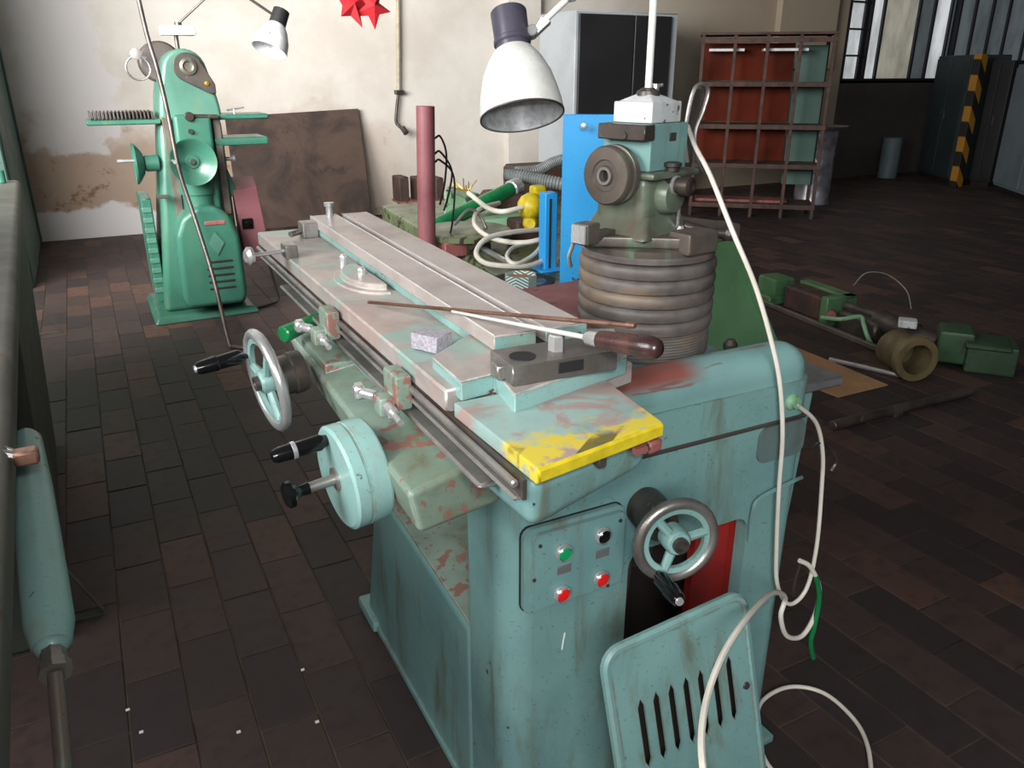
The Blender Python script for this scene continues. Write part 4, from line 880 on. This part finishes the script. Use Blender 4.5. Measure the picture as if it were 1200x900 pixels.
# ------------------------------------------------------------------ against the back wall
bm = BM(); hexa(bm, [(1.20, 7.85, 0), (2.50, 7.85, 0), (2.50, 7.89, 0), (1.20, 7.89, 0)], [(1.22, 8.08, 1.02), (2.50, 8.08, 1.07), (2.50, 8.12, 1.07), (1.22, 8.12, 1.02)], .006, 1)
tag(obj('old_board', bm, M_board, None, None, (1.85, 7.9, 0)), 'large stained dark brown board leaning on the back wall', 'board')
bm = BM(); a_ = on_y(466, -30, 8.1); b_ = on_y(467, 108, 8.1); c_ = on_y(464, 140, 8.1)
WP = thing('wall_pipe', 'thin cream conduit running down the back wall and ending bent', 'pipe', b_)
add_cyl(bm, a_, b_, .020, seg=12); obj('conduit', bm, plain('cream_conduit', S(176, 164, 142), .5), WP)
bm = BM(); add_tube(bm, smooth([b_, c_, on_y(468, 148, 8.08), on_y(474, 152, 8.02)]), .016, 10); add_cyl(bm, on_y(472, 150, 8.05), on_y(476, 156, 8.0), .03, seg=12); obj('pipe_end', bm, M_darkmetal, WP)
bm = BM(); add_box(bm, b_+Vector((-.03, -.03, -.02)), b_+Vector((.05, .05, .02)), .003, 1); obj('clip', bm, M_darkmetal, WP)
# red pointed cloth decorations near the top
def rag(cx, cy, s, lab, seed):
    random.seed(seed); c = on_y(cx, cy, 6.2); bm = BM(); t = bmesh.new(); n = 10; rad = [1, .45]*5
    fr, bk = [], []
    for k in range(n):
        a = 2*math.pi*k/n+.3+seed; r = s*rad[k]*random.uniform(.8, 1.15)
        fr.append(t.verts.new(c+Vector((math.cos(a)*r, random.uniform(-.03, .03), math.sin(a)*r))))
    ce = t.verts.new(c+Vector((0, -.06, .01))); ce2 = t.verts.new(c+Vector((0, .04, .01)))
    for k in range(n): t.faces.new((fr[k], fr[(k+1) % n], ce)); t.faces.new((fr[(k+1) % n], fr[k], ce2))
    bmesh.ops.recalc_face_normals(t, faces=t.faces); merge(bm, t)
    st = BM(); 
    o = obj('red_star', bm, M_redcloth, None, None, c); tag(o, lab, 'decoration')
    add_cyl(st, c+Vector((0, 0, s*.3)), Vector((c.x, c.y, 3.98)), .003, seg=6); obj('string', st, M_black_matt, o)
rag(413, 6, .155, 'red pointed hanging decoration, the left one of the pair', 1)
rag(436, 8, .155, 'red pointed hanging decoration, the right darker one of the pair', 2)
# rusty bracket stack by the wall
RB = thing('rusty_bracket_frame', 'rusty brown metal frame with upright blocks beside the red pole', 'scrap', on_z(480, 278, 0))
def bxpx(bm, x0, y0, x1, y1, Y, dep, bev=.01):
    a = on_y(x0, y1, Y); b = on_y(x1, y0, Y); add_box(bm, (min(a.x, b.x), Y, min(a.z, b.z)), (max(a.x, b.x), Y+dep, max(a.z, b.z)), bev, 1)
for x0, y0, x1, y1 in ((469, 207, 479, 238), (490, 208, 499, 238), (512, 208, 520, 255)):
    bm = BM(); bxpx(bm, x0, y0, x1, y1, 6.3, .18); obj('upright', bm, M_rust, RB)
bm = BM(); bxpx(bm, 470, 233, 522, 240, 6.28, .24); obj('crossbar', bm, M_redprim, RB)
bm = BM(); bxpx(bm, 474, 238, 484, 268, 6.3, .15); bxpx(bm, 488, 238, 512, 272, 6.32, .12); obj('leg', bm, M_rust, RB)
bm = BM(); a = on_z(448, 266, .0); add_box(bm, (a.x-.1, 5.7, 0), (a.x+.75, 6.9, .10), .01, 1); obj('pallet', bm, M_rust, RB)

# ------------------------------------------------------------------ green machine in the middle background
GM = thing('dismantled_green_machine', 'dismantled green machine bed behind the table with round plate and red pole', 'machine', (1.8, 3.0, 0))
def gadd(name, bm, m, label=None, parent=None): return obj(name, bm, m, parent or GM, label)
bm = BM()
hexa(bm, [(1.32, 2.1, 0), (2.1, 2.1, 0), (2.7, 4.4, 0), (1.5, 4.4, 0)], [(1.24, 2.1, .70), (2.05, 2.1, .70), (2.65, 4.4, .70), (1.45, 4.4, .70)], .015, 2)
gadd('bed', bm, M_greenolive)
bm = BM(); q = on_z(612, 328, .703); add_lathe(bm, (q.x, q.y, .699), (0, 0, 1), [(.0, 0), (.085, 0), (.09, .003), (.118, .004), (.118, 0)], 40); gadd('well_ring', bm, M_black_matt, 'black ring around a well in the bed')
bm = BM(); q = on_z(545, 268, .78)
add_lathe(bm, (q.x, q.y, .70), (0, 0, 1), [(0, 0), (.11, 0), (.11, .05), (.20, .055), (.20, .075), (.19, .08), (0, .08)], 40); gadd('round_plate', bm, M_greenolive)
bm = BM(); q2 = q+Vector((0, 0, 0)); add_tube(bm, smooth([(q.x-.05, q.y, .80), (q.x+.02, q.y, .86), (q.x+.07, q.y, .83), (q.x+.09, q.y-.02, .78)]), .007, 8); gadd('bent_wire', bm, M_steel)
# rear body pieces
bm = BM(); hexa(bm, [on_y(520, 262, 3.9), on_y(560, 268, 3.9), on_y(600, 262, 4.3), on_y(530, 255, 4.3)], [on_y(522, 222, 3.9), on_y(545, 232, 3.9), on_y(560, 226, 4.3), on_y(524, 218, 4.3)], .006, 1); gadd('slanted_cover', bm, M_green_l)
bm = BM(); hexa(bm, [on_y(555, 300, 3.3), on_y(650, 292, 3.3), on_y(650, 285, 3.9), on_y(560, 285, 3.9)], [on_y(560, 258, 3.5), on_y(650, 250, 3.5), on_y(650, 232, 4.3), on_y(580, 235, 4.3)], .01, 1); gadd('sloped_housing', bm, M_green_l)
bm = BM(); a, b = on_y(505, 268, 3.5), on_y(598, 222, 3.75); add_cyl(bm, a, b, .038, seg=18, bev=.004); gadd('green_pipe', bm, M_emerald)
bm = BM(); d = (b-a).normalized(); add_cyl(bm, b, b+d*.07, .045, seg=18, bev=.006); gadd('pipe_coupling', bm, M_bright)
bm = BM(); bxpx(bm, 585, 226, 625, 250, 3.7, .25, .02); gadd('motor_block', bm, M_rust)
bm = BM(); bxpx(bm, 522, 283, 548, 303, 2.95, .15, .004); bxpx(bm, 540, 276, 556, 292, 3.1, .15, .004); gadd('red_block', bm, M_redprim, 'red primed block')
bm = BM(); a, b = on_z(552, 290, .70), on_z(600, 315, .71); add_tube(bm, [on_z(560, 288, .712), on_z(606, 313, .712)], .012, 8); gadd('bright_bar', bm, M_bright)
# red pole
bm = BM(); a = on_y(500, 292, 3.0); b = on_y(502, 124, 3.0); a.z = .70; add_cyl(bm, a, Vector((a.x+.018, a.y, b.z)), .036, seg=22, bev=.002); gadd('red_pole', bm, M_redpole, 'oxide red upright pipe')
bm = BM()
for k, (y0, y1, wd) in enumerate(((162, 215, 13), (180, 222, 19), (190, 262, 22))):
    add_tube(bm, smooth([on_y(510, y0, 3.02), on_y(516, y0-2, 3.03), on_y(510+wd, y0+18, 3.04), on_y(508+wd, y1, 3.04), on_y(505+wd*.8, y1+25, 3.05)]), .0045, 6)
gadd('pole_wires', bm, M_black_matt, 'thin black wires hanging from the pole')
# blue switchboard and post
BP = thing('blue_switch_panel', 'bright blue upright sheet metal panel with short post behind the bellows column', 'panel', on_z(670, 335, .70))
a = on_y(660, 134, 2.35); b = on_y(655, 318, 2.35)
bm = BM(); hexa(bm, [(a.x, 2.35, .702), (a.x+.20, 2.235, .702), (a.x+.21, 2.245, .702), (a.x+.01, 2.36, .702)], [(a.x, 2.35, a.z), (a.x+.20, 2.235, a.z), (a.x+.21, 2.245, a.z), (a.x+.01, 2.36, a.z)], .002, 1); obj('panel_sheet', bm, M_blue, BP)
bm = BM(); q = on_y(684, 148, 2.29); add_lathe(bm, q, (-.5, -.86, 0), [(0, 0), (.012, 0), (.010, .006), (0, .008)], 14); obj('screw', bm, M_bright, BP)
bm = BM(); q = on_z(641, 316, .70); add_box(bm, (q.x-.022, q.y-.02, .70), (q.x+.03, q.y+.03, on_y(645, 225, q.y).z), .003, 1); add_box(bm, (q.x-.05, q.y-.05, .70), (q.x+.05, q.y+.04, .708), .002, 1); obj('post', bm, M_blue, BP)
bm = BM(); add_box(bm, (q.x-.006, q.y-.022, .71), (q.x+.004, q.y-.019, on_y(645, 232, q.y).z), .001, 1); obj('post_groove', bm, M_navy, BP)
# white coil of cable
CC = thing('coiled_white_cable', 'coil of white cable with frayed end lying on the green machine', 'cable', on_z(600, 300, .71))
pts = [on_y(549, 226, 3.3), on_y(560, 235, 3.2), on_y(574, 245, 3.1), on_y(590, 248, 3.0), on_y(612, 243, 3.0)]
bm = BM(); add_tube(bm, smooth(pts, 5), .011, 8); obj('cable', bm, M_cable, CC)
pts = [on_y(585, 238, 3.3), on_y(562, 245, 3.15), on_y(556, 262, 3.0), on_y(572, 277, 2.85), on_y(600, 284, 2.75), on_y(628, 282, 2.7), on_y(650, 272, 2.75), on_y(640, 269, 2.8), on_y(600, 272, 2.75), on_y(570, 280, 2.7), on_y(558, 296, 2.65), on_y(568, 308, 2.6), on_y(595, 312, 2.55), on_y(622, 311, 2.55), on_y(642, 302, 2.6)]
pts = [Vector((p.x, p.y, max(p.z, .715))) for p in pts]
bm = BM(); add_tube(bm, smooth(pts, 6), .010, 8); obj('cable', bm, M_cable, CC)
pts = [on_y(640, 275, 2.7), on_y(630, 294, 2.62), on_y(612, 307, 2.55), on_y(600, 308, 2.55), on_y(594, 300, 2.6), on_y(602, 290, 2.7), on_y(622, 286, 2.8)]
bm = BM(); add_tube(bm, smooth(pts, 6), .008, 8); obj('cable', bm, M_cable, CC)
bm = BM()
for k in range(7):
    s = on_y(549, 226, 3.3); add_tube(bm, smooth([s, s+Vector((-.02+.01*k-.03, .0, .02)), s+Vector((-.09+.022*k, .02*(k % 3), .03+.012*(k % 4)))]), .003, 5)
obj('frayed_end', bm, M_brass, CC, 'frayed bare wire strands')
# yellow rotary part
YC = on_y(627, 243, 3.0); bm = BM(); add_lathe(bm, YC+Vector((.0, .04, 0)), (-.45, -.89, .05), [(0, 0), (.055, 0), (.06, .02), (.05, .05), (.03, .07), (0, .075)], 12)
add_lathe(bm, YC+Vector((.0, .04, -.07)), (-.45, -.89, .05), [(0, 0), (.035, 0), (.035, .04), (.02, .06), (0, .06)], 10); add_box(bm, YC+Vector((.01, .02, -.10)), YC+Vector((.07, .08, .085)), .012, 2)
YT = thing('yellow_valve', 'bright yellow cast valve between the white cable and the blue post', 'valve', YC-Vector((0, 0, .1))); obj('valve_body', bm, M_yellow, YT)
bm = BM(); add_box(bm, (YC.x-.06, YC.y+.05, .705), (YC.x+.08, YC.y+.16, YC.z-.06), .01, 1); obj('valve_foot', bm, M_rust, YT)
# corrugated hoses
def hose(pts, r, lab, rest=True):
    P = smooth(pts, 40); bm = BM(); n = len(P)
    add_tube(bm, P, lambda s, n=n: r*(1+.07*math.sin(s*n*1.57)), 12)
    tag(obj('corrugated_hose', bm, M_hosegrey, None, None, pts[0]), lab, 'hose', )
hose([on_y(592, 204, 3.9), on_y(620, 208, 3.8), on_y(650, 214, 3.7), on_y(690, 222, 3.6), on_y(720, 228, 3.5)], .034, 'lower straight grey corrugated hose behind the blue panel')
hose([on_y(605, 202, 4.1), on_y(630, 200, 4.1), on_y(650, 190, 4.1), on_y(672, 186, 4.1), on_y(700, 192, 4.1)], .032, 'upper arched grey corrugated hose behind the blue panel')
bm = BM(); bxpx(bm, 606, 190, 700, 240, 4.25, .2, .02); gadd('hose_support', bm, M_rust)
# can standing in the well
q = on_z(610, 345, .705); CN = thing('striped_can', 'open can with green and white pattern in the black ring of the bed', 'can', q)
bm = BM(); add_lathe(bm, q, (0, 0, 1), [(0, 0), (.055, 0), (.055, .07), (.052, .07), (.052, .05), (0, .05)], 8)
def mat_can():
    n = NT('green_white_weave'); wv = n.n.new('ShaderNodeTexWave'); wv.wave_type = 'BANDS'; wv.bands_direction = 'DIAGONAL'; wv.inputs['Scale'].default_value = 60
    n.l.new(n.tc.outputs['Object'], wv.inputs['Vector']); n.col(n.mix(n.ramp(wv.outputs[1], .4, .6), S(235, 240, 238), S(80, 130, 122))); return n.set(.4, 0)
obj('can_body', bm, mat_can(), CN); bm = BM(); add_lathe(bm, q+Vector((0, 0, .05)), (0, 0, 1), [(0, 0), (.051, 0), (.051, .008), (0, .010)], 20); obj('can_contents', bm, M_cardboard, CN, 'tan contents')
# short white wire below the head and copper ends
bm = BM(); add_tube(bm, smooth([on_y(673, 272, 1.5), on_y(672, 285, 1.55), on_y(667, 300, 1.6), on_y(669, 312, 1.65)]), .005, 8); gadd('short_white_wire', bm, M_cable)
bm = BM(); add_tube(bm, smooth([on_z(655, 305, .72), on_z(668, 312, .73), on_z(678, 328, .72)]), .005, 6); add_tube(bm, smooth([on_z(650, 308, .72), on_z(664, 318, .73), on_z(674, 330, .72)]), .004, 6); gadd('copper_leads', bm, M_copper)
# green gusset behind the column
bm = BM(); GY = 2.05; gp = [on_y(828, 270, GY), on_y(858, 270, GY), on_y(872, 300, GY), on_y(914, 412, GY), on_y(940, 520, GY), on_y(800, 560, GY), on_y(800, 300, GY)]
gp = [Vector((p.x, GY, max(p.z, .0))) for p in gp]
add_prism(bm, gp, (0, .05, 0), .004, 1); gs = gadd('gusset', bm, M_gusset, 'flat green sloping side casting')
bm = BM(); g2 = [on_y(852, 276, GY-.012), on_y(858, 272, GY-.012), on_y(914, 405, GY-.012), on_y(908, 408, GY-.012)]; add_prism(bm, g2, (0, .02, 0)); obj('gusset_rib', bm, M_gusset, gs)

# ------------------------------------------------------------------ cabinet, rack, barrel, lockers
CB = thing('grey_cabinet', 'tall grey cabinet with dark charcoal doors against the back wall', 'cabinet', (5.0, 7.3, 0))
bm = BM(); add_box(bm, (4.37, 7.05, .03), (5.60, 7.75, 1.96), .01, 1); obj('body', bm, M_greycab, CB)
for x0, x1 in ((4.40, 5.04), (5.05, 5.50)):
    bm = BM(); add_box(bm, (x0, 7.02, .08), (x1, 7.05, 1.93), .006, 1); dd = obj('door', bm, M_darkcab, CB, 'dark charcoal door')
    bm = BM(); hx = x1-.06 if x0 < 4.5 else x0+.05; add_box(bm, (hx-.012, 7.0, .95), (hx+.012, 7.02, 1.08), .003, 1); obj('door_handle', bm, M_darkmetal, dd)
# rack
f0, f1 = on_z(808, 252, 0), on_z(950, 257, 0); t0 = on_y(815, 31, f0.y).z
RK = thing('storage_rack', 'rusty open metal rack with orange-brown back panels beside the barrel', 'rack', (f0+f1)/2)
ur = (f1-f0).normalized(); nr = Vector((-ur.y, ur.x, 0)); Wr = (f1-f0).length; HR_ = 1.76
RM = Matrix(((ur.x, nr.x, 0, f0.x), (ur.y, nr.y, 0, f0.y), (0, 0, 1, 0), (0, 0, 0, 1)))
Dp = .42
for k in range(5):
    x = Wr*k/4
    if k in (0, 4):
        bm = BM(); add_box(bm, (x-.018, Dp-.02, 0), (x+.018, Dp+.015, HR_), .003, 1, RM); obj('post', bm, M_rust, RK)
    bm = BM(); add_box(bm, (x-.016, -.016, 0), (x+.016, .016, HR_), .003, 1, RM); obj('post', bm, M_rust, RK)
for z in (.12, .52, .90, 1.30, 1.70):
    bm = BM(); add_box(bm, (-.02, .0, z), (Wr+.02, Dp, z+.018), .002, 1, RM); add_box(bm, (-.02, -.025, z-.025), (Wr+.02, -.012, z+.02), .002, 1, RM); obj('shelf', bm, M_rust, RK)
bm = BM(); add_box(bm, (-.03, -.03, HR_-.015), (Wr+.03, Dp+.02, HR_+.008), .002, 1, RM); obj('top_plate', bm, M_rust, RK)
for za, zb in ((.54, .89), (.93, 1.27), (1.33, 1.68)):
    bm = BM(); add_box(bm, (.0, Dp-.08, za), (Wr*.74, Dp-.06, zb), .002, 1, RM); obj('back_panel', bm, M_orange, RK, 'orange-brown back panel')
bm = BM(); add_box(bm, (Wr*.76, Dp-.05, .30), (Wr, Dp-.04, 1.66), .002, 1, RM); obj('side_panel', bm, M_greendoor, RK, 'pale blue-green panel')
bm = BM(); add_box(bm, (.04, .10, .138), (Wr*.8, .35, .165), .002, 1, RM); obj('bottom_board', bm, M_redprim, RK)
bm = BM()
for x, w_ in ((.06, .34), (.58, .42)): add_box(bm, (x, .06, 1.60), (x+w_, .3, 1.625), .002, 1, RM)
obj('white_strips', bm, M_boxwhite, RK)
# barrel
q = on_z(966, 240, 0); BR = thing('metal_barrel', 'dented silver metal barrel with dark lid right of the rusty rack', 'barrel', (q.x, q.y+.2, 0))
bm = BM(); pr = []
for k in range(25):
    z = k*.82/24; pr.append((.19+(.006 if k % 8 == 0 else 0)-.001*(k % 2), z))
add_lathe(bm, (q.x, q.y+.2, 0), (0, 0, 1), [(0, 0)]+pr+[(0, .82)], 36)
for v in bm.verts: v.co += Vector((1, 0, 0))*noise.noise(v.co*7)*.03
obj('drum', bm, plain('dented_silver', S(196, 192, 200), .35, .6, .3, 5), BR)
bm = BM(); add_lathe(bm, (q.x, q.y+.2, .82), (0, 0, 1), [(0, 0), (.30, 0), (.30, .03), (0, .035)], 30); obj('lid', bm, M_darkmetal, BR)
# second small drum further right
q = Vector((10.2, 7.85, 0)); bm = BM(); add_lathe(bm, (q.x, q.y, 0), (0, 0, 1), [(0, 0), (.13, 0), (.13, .55), (0, .55)], 24)
tag(obj('small_drum', bm, M_locker, None, None, (q.x, q.y, 0)), 'small pale grey drum by the dark dado wall', 'barrel')
# dark cabinets
def cab(name, lab, p0, p1, h, dep, m, cat='cabinet', trim=None):
    p0, p1 = Vector(p0), Vector(p1); u = (p1-p0).normalized(); n_ = Vector((-u.y, u.x, 0)); n_ = n_ if n_.x > 0 else -n_; L = (p1-p0).length
    M = Matrix(((u.x, n_.x, 0, p0.x), (u.y, n_.y, 0, p0.y), (0, 0, 1, 0), (0, 0, 0, 1)))
    T = thing(name, lab, cat, p0)
    bm = BM(); add_box(bm, (0, 0, .06), (L, dep, h), .01, 1, M); obj('body', bm, m, T)
    bm = BM(); add_box(bm, (.02, .02, 0), (L-.02, dep-.02, .06), 0, 1, M); obj('plinth', bm, M_hole, T)
    for k in range(2):
        bm = BM(); add_box(bm, (.02+k*L/2, -.018, .10), (L/2-.01+k*L/2, 0, h-.04), .004, 1, M); dd = obj('door', bm, m, T)
        bm = BM(); xx = L/2-.05 if k == 0 else L/2+.05; add_box(bm, (xx-.01, -.04, h*.5), (xx+.01, -.018, h*.5+.12), .002, 1, M); obj('door_handle', bm, M_darkmetal, dd)
    return T, M, L
l0, l1 = on_z(1049, 196, 0), on_z(1108, 216, 0)
cab('metal_locker', 'dark blue-green metal locker against the right-hand windows', (10.80, 7.80, 0), (10.32, 6.98, 0), 1.62, .5, M_navy)
l2, l3 = on_z(1128, 222, 0), on_z(1156, 223, 0)
cab('metal_locker', 'black-looking locker between the striped post and the pale cabinet', (10.47, 6.80, 0), (10.45, 6.50, 0), 1.55, .35, M_darkcab)
l4, l5 = on_z(1162, 222, 0), on_z(1225, 245, 0)
cab('metal_locker', 'pale blue-grey metal locker at the right edge of the photo', l4, l5, 1.50, .5, M_locker)
# striped post
q = Vector((10.12, 6.78, 0)); SP = thing('hazard_post', 'black and yellow striped post between the dark lockers', 'post', q)
def mat_stripe():
    n = NT('black_yellow_stripes'); xyz = n.sep(); s = n.math('SINE', n.math('MULTIPLY', n.math('ADD', xyz[2], n.math('MULTIPLY', xyz[0], 1.2)), 17))
    n.col(n.mix(n.ramp(s, -.1, .1), S(24, 22, 20), S(160, 112, 26))); return n.set(.6, 0)
bm = BM(); add_box(bm, (q.x-.07, q.y-.1, 0), (q.x+.07, q.y, 1.62), .006, 1); obj('post', bm, mat_stripe(), SP)

# ------------------------------------------------------------------ scrap on the right floor
SC = thing('scrap_casting', 'green cast machine part with large round flange lying on the floor', 'scrap', on_z(1080, 455, 0))
fc = on_z(1075, 422, .115); fx = Vector((-.35, -.93, .02)).normalized()
bm = BM(); add_lathe(bm, fc, -fx, [(.075, 0), (.108, 0), (.112, .01), (.110, .04), (.095, .05), (.095, .20), (0, .20)], 36); add_lathe(bm, fc, -fx, [(.075, 0), (.075, .15), (0, .15)], 30)
obj('flange', bm, worn('rusty_flange', S(112, 98, 66), S(82, 70, 48), None, 0, S(60, 46, 34), .6, .6, 12), SC, 'brownish round hollow flange')
a, b = on_z(1090, 405, .10), on_z(1182, 425, .06)
bm = BM(); da = (b-a); da.z = 0; L = da.length; ua = da.normalized(); na = Vector((-ua.y, ua.x, 0)); AM = Matrix(((ua.x, na.x, 0, a.x), (ua.y, na.y, 0, a.y), (0, 0, 1, 0), (0, 0, 0, 1)))
add_box(bm, (.03, -.02, .02), (L*.55, .17, .19), .02, 2, AM); add_box(bm, (L*.45, -.06, .0), (L+.03, .17, .15), .015, 2, AM); add_box(bm, (L*.42, -.08, .13), (L*.98, .13, .155), .006, 1, AM)
obj('casting_body', bm, M_green_d, SC)
bm = BM(); add_box(bm, (-.16, .09, .15), (-.07, .17, .19), .004, 1, AM); obj('bright_plate', bm, M_boxwhite, SC, 'small white plate')
S2 = thing('scrap_carriage', 'long green and dark machine carriage with bent lever lying behind the flange casting', 'scrap', on_z(960, 380, 0))
a, b = on_z(890, 352, 0), on_z(1045, 415, 0); da = b-a; L = da.length; ua = da.normalized(); na = Vector((-ua.y, ua.x, 0)); BMx = Matrix(((ua.x, na.x, 0, a.x), (ua.y, na.y, 0, a.y), (0, 0, 1, 0), (0, 0, 0, 1)))
def la(t): return L*t
bm = BM(); add_box(bm, (la(-.04), .0, .05), (la(.12), .16, .17), .02, 2, BMx); add_box(bm, (la(-.0), -.03, .0), (la(.12), .12, .06), .01, 1, BMx); obj('end_block', bm, M_green, S2)
bm = BM(); add_box(bm, (la(.20), .0, .015), (la(.54), .20, .16), .012, 1, BMx); obj('carriage', bm, M_rust, S2)
bm = BM(); add_box(bm, (la(.18), .13, .15), (la(.55), .21, .175), .006, 1, BMx); add_box(bm, (la(.50), -.01, .0), (la(.55), .21, .175), .006, 1, BMx); obj('carriage_rim', bm, M_green, S2, 'leaf green rim')
bm = BM(); add_box(bm, (la(.60), .02, .0), (la(.86), .18, .12), .015, 1, BMx); add_cyl(bm, BMx @ Vector((la(.56), .12, .12)), BMx @ Vector((la(1.0), .16, .12)), .03, seg=12); add_cyl(bm, BMx @ Vector((la(.8), .1, .12)), BMx @ Vector((la(1.15), .12, .08)), .06, seg=16); obj('motor', bm, M_darkmetal, S2)
bm = BM(); add_cyl(bm, BMx @ Vector((la(.55), .03, .08)), BMx @ Vector((la(.58), .0, .08)), .028, seg=14); obj('red_knob', bm, M_redprim, S2)
bm = BM(); add_tube(bm, smooth([on_z(963, 372, .10), on_z(985, 374, .12), on_z(1008, 371, .13), on_z(1012, 380, .11), on_z(1016, 393, .06), on_z(1021, 403, .01)], 5), .012, 8); obj('lever', bm, M_green_l, S2, 'light green bent lever')
bm = BM(); add_tube(bm, smooth([on_z(1000, 335, .12), on_z(1015, 320, .20), on_z(1040, 322, .22), on_z(1062, 340, .18), on_z(1068, 362, .10)], 6), .004, 6); obj('wire', bm, M_steel, S2)
bm = BM(); add_box(bm, (la(.05), -.05, .0), (la(1.02), -.02, .03), .004, 1, BMx); obj('rail', bm, M_castbrown, S2)
bm = BM(); c4 = [on_z(*p, .001) for p in ((933, 408), (1040, 452), (982, 466), (915, 440))]; hexa(bm, c4, [p+Vector((0, 0, .006)) for p in c4]); tag(obj('cardboard_sheet', bm, M_cardboard, None, None, c4[0]), 'flat tan cardboard sheet on the floor behind the turquoise hood', 'cardboard')
bm = BM(); a, b = on_z(972, 421, .016), on_z(1060, 441, .016); add_cyl(bm, a, b, .012, seg=12); tag(obj('bright_rod', bm, M_bright, None, None, a), 'bright steel rod lying on the cardboard sheet', 'rod')
bm = BM(); a, b = on_z(975, 499, .022), on_z(1138, 458, .022); add_cyl(bm, a, b, .022, seg=14, bev=.003); add_cyl(bm, a.lerp(b, .40)+Vector((0, -.01, 0)), a.lerp(b, .43)+Vector((0, -.01, 0)), .03, seg=12); tag(obj('grey_pipe', bm, M_darkmetal, None, None, a), 'dull grey metal pipe lying on the dark floor right of the machine', 'pipe')
# green metal cupboard at far left
bm = BM(); GC = thing('green_cupboard', 'tall dark green metal cupboard in the far left corner', 'cabinet', (-1.0, 7.5, 0))
add_box(bm, (-1.6, 6.3, .0), (-.47, 8.12, 2.6), .01, 1); obj('body', bm, M_greendoor, GC)
bm = BM(); add_box(bm, (-.47, 8.02, .02), (-.455, 8.11, 2.6), .003, 1); add_box(bm, (-.47, 6.35, .02), (-.46, 7.2, 2.55), .003, 1); obj('door', bm, M_greendoor, GC)
# small litter
for k, (u, v) in enumerate(((166, 858), (372, 846), (355, 785), (150, 832), (280, 858))):
    q = on_z(u, v, .0015); bm = BM(); add_box(bm, q+Vector((-.005, -.003, -.001)), q+Vector((.004, .004, .002)), .0005, 1)
    tag(obj('paper_scrap', bm, M_lampwhite, None, None, q), 'tiny white paper scrap on the tiled floor', 'litter', 'paper scraps on the floor')
print('objects', len(bpy.data.objects))
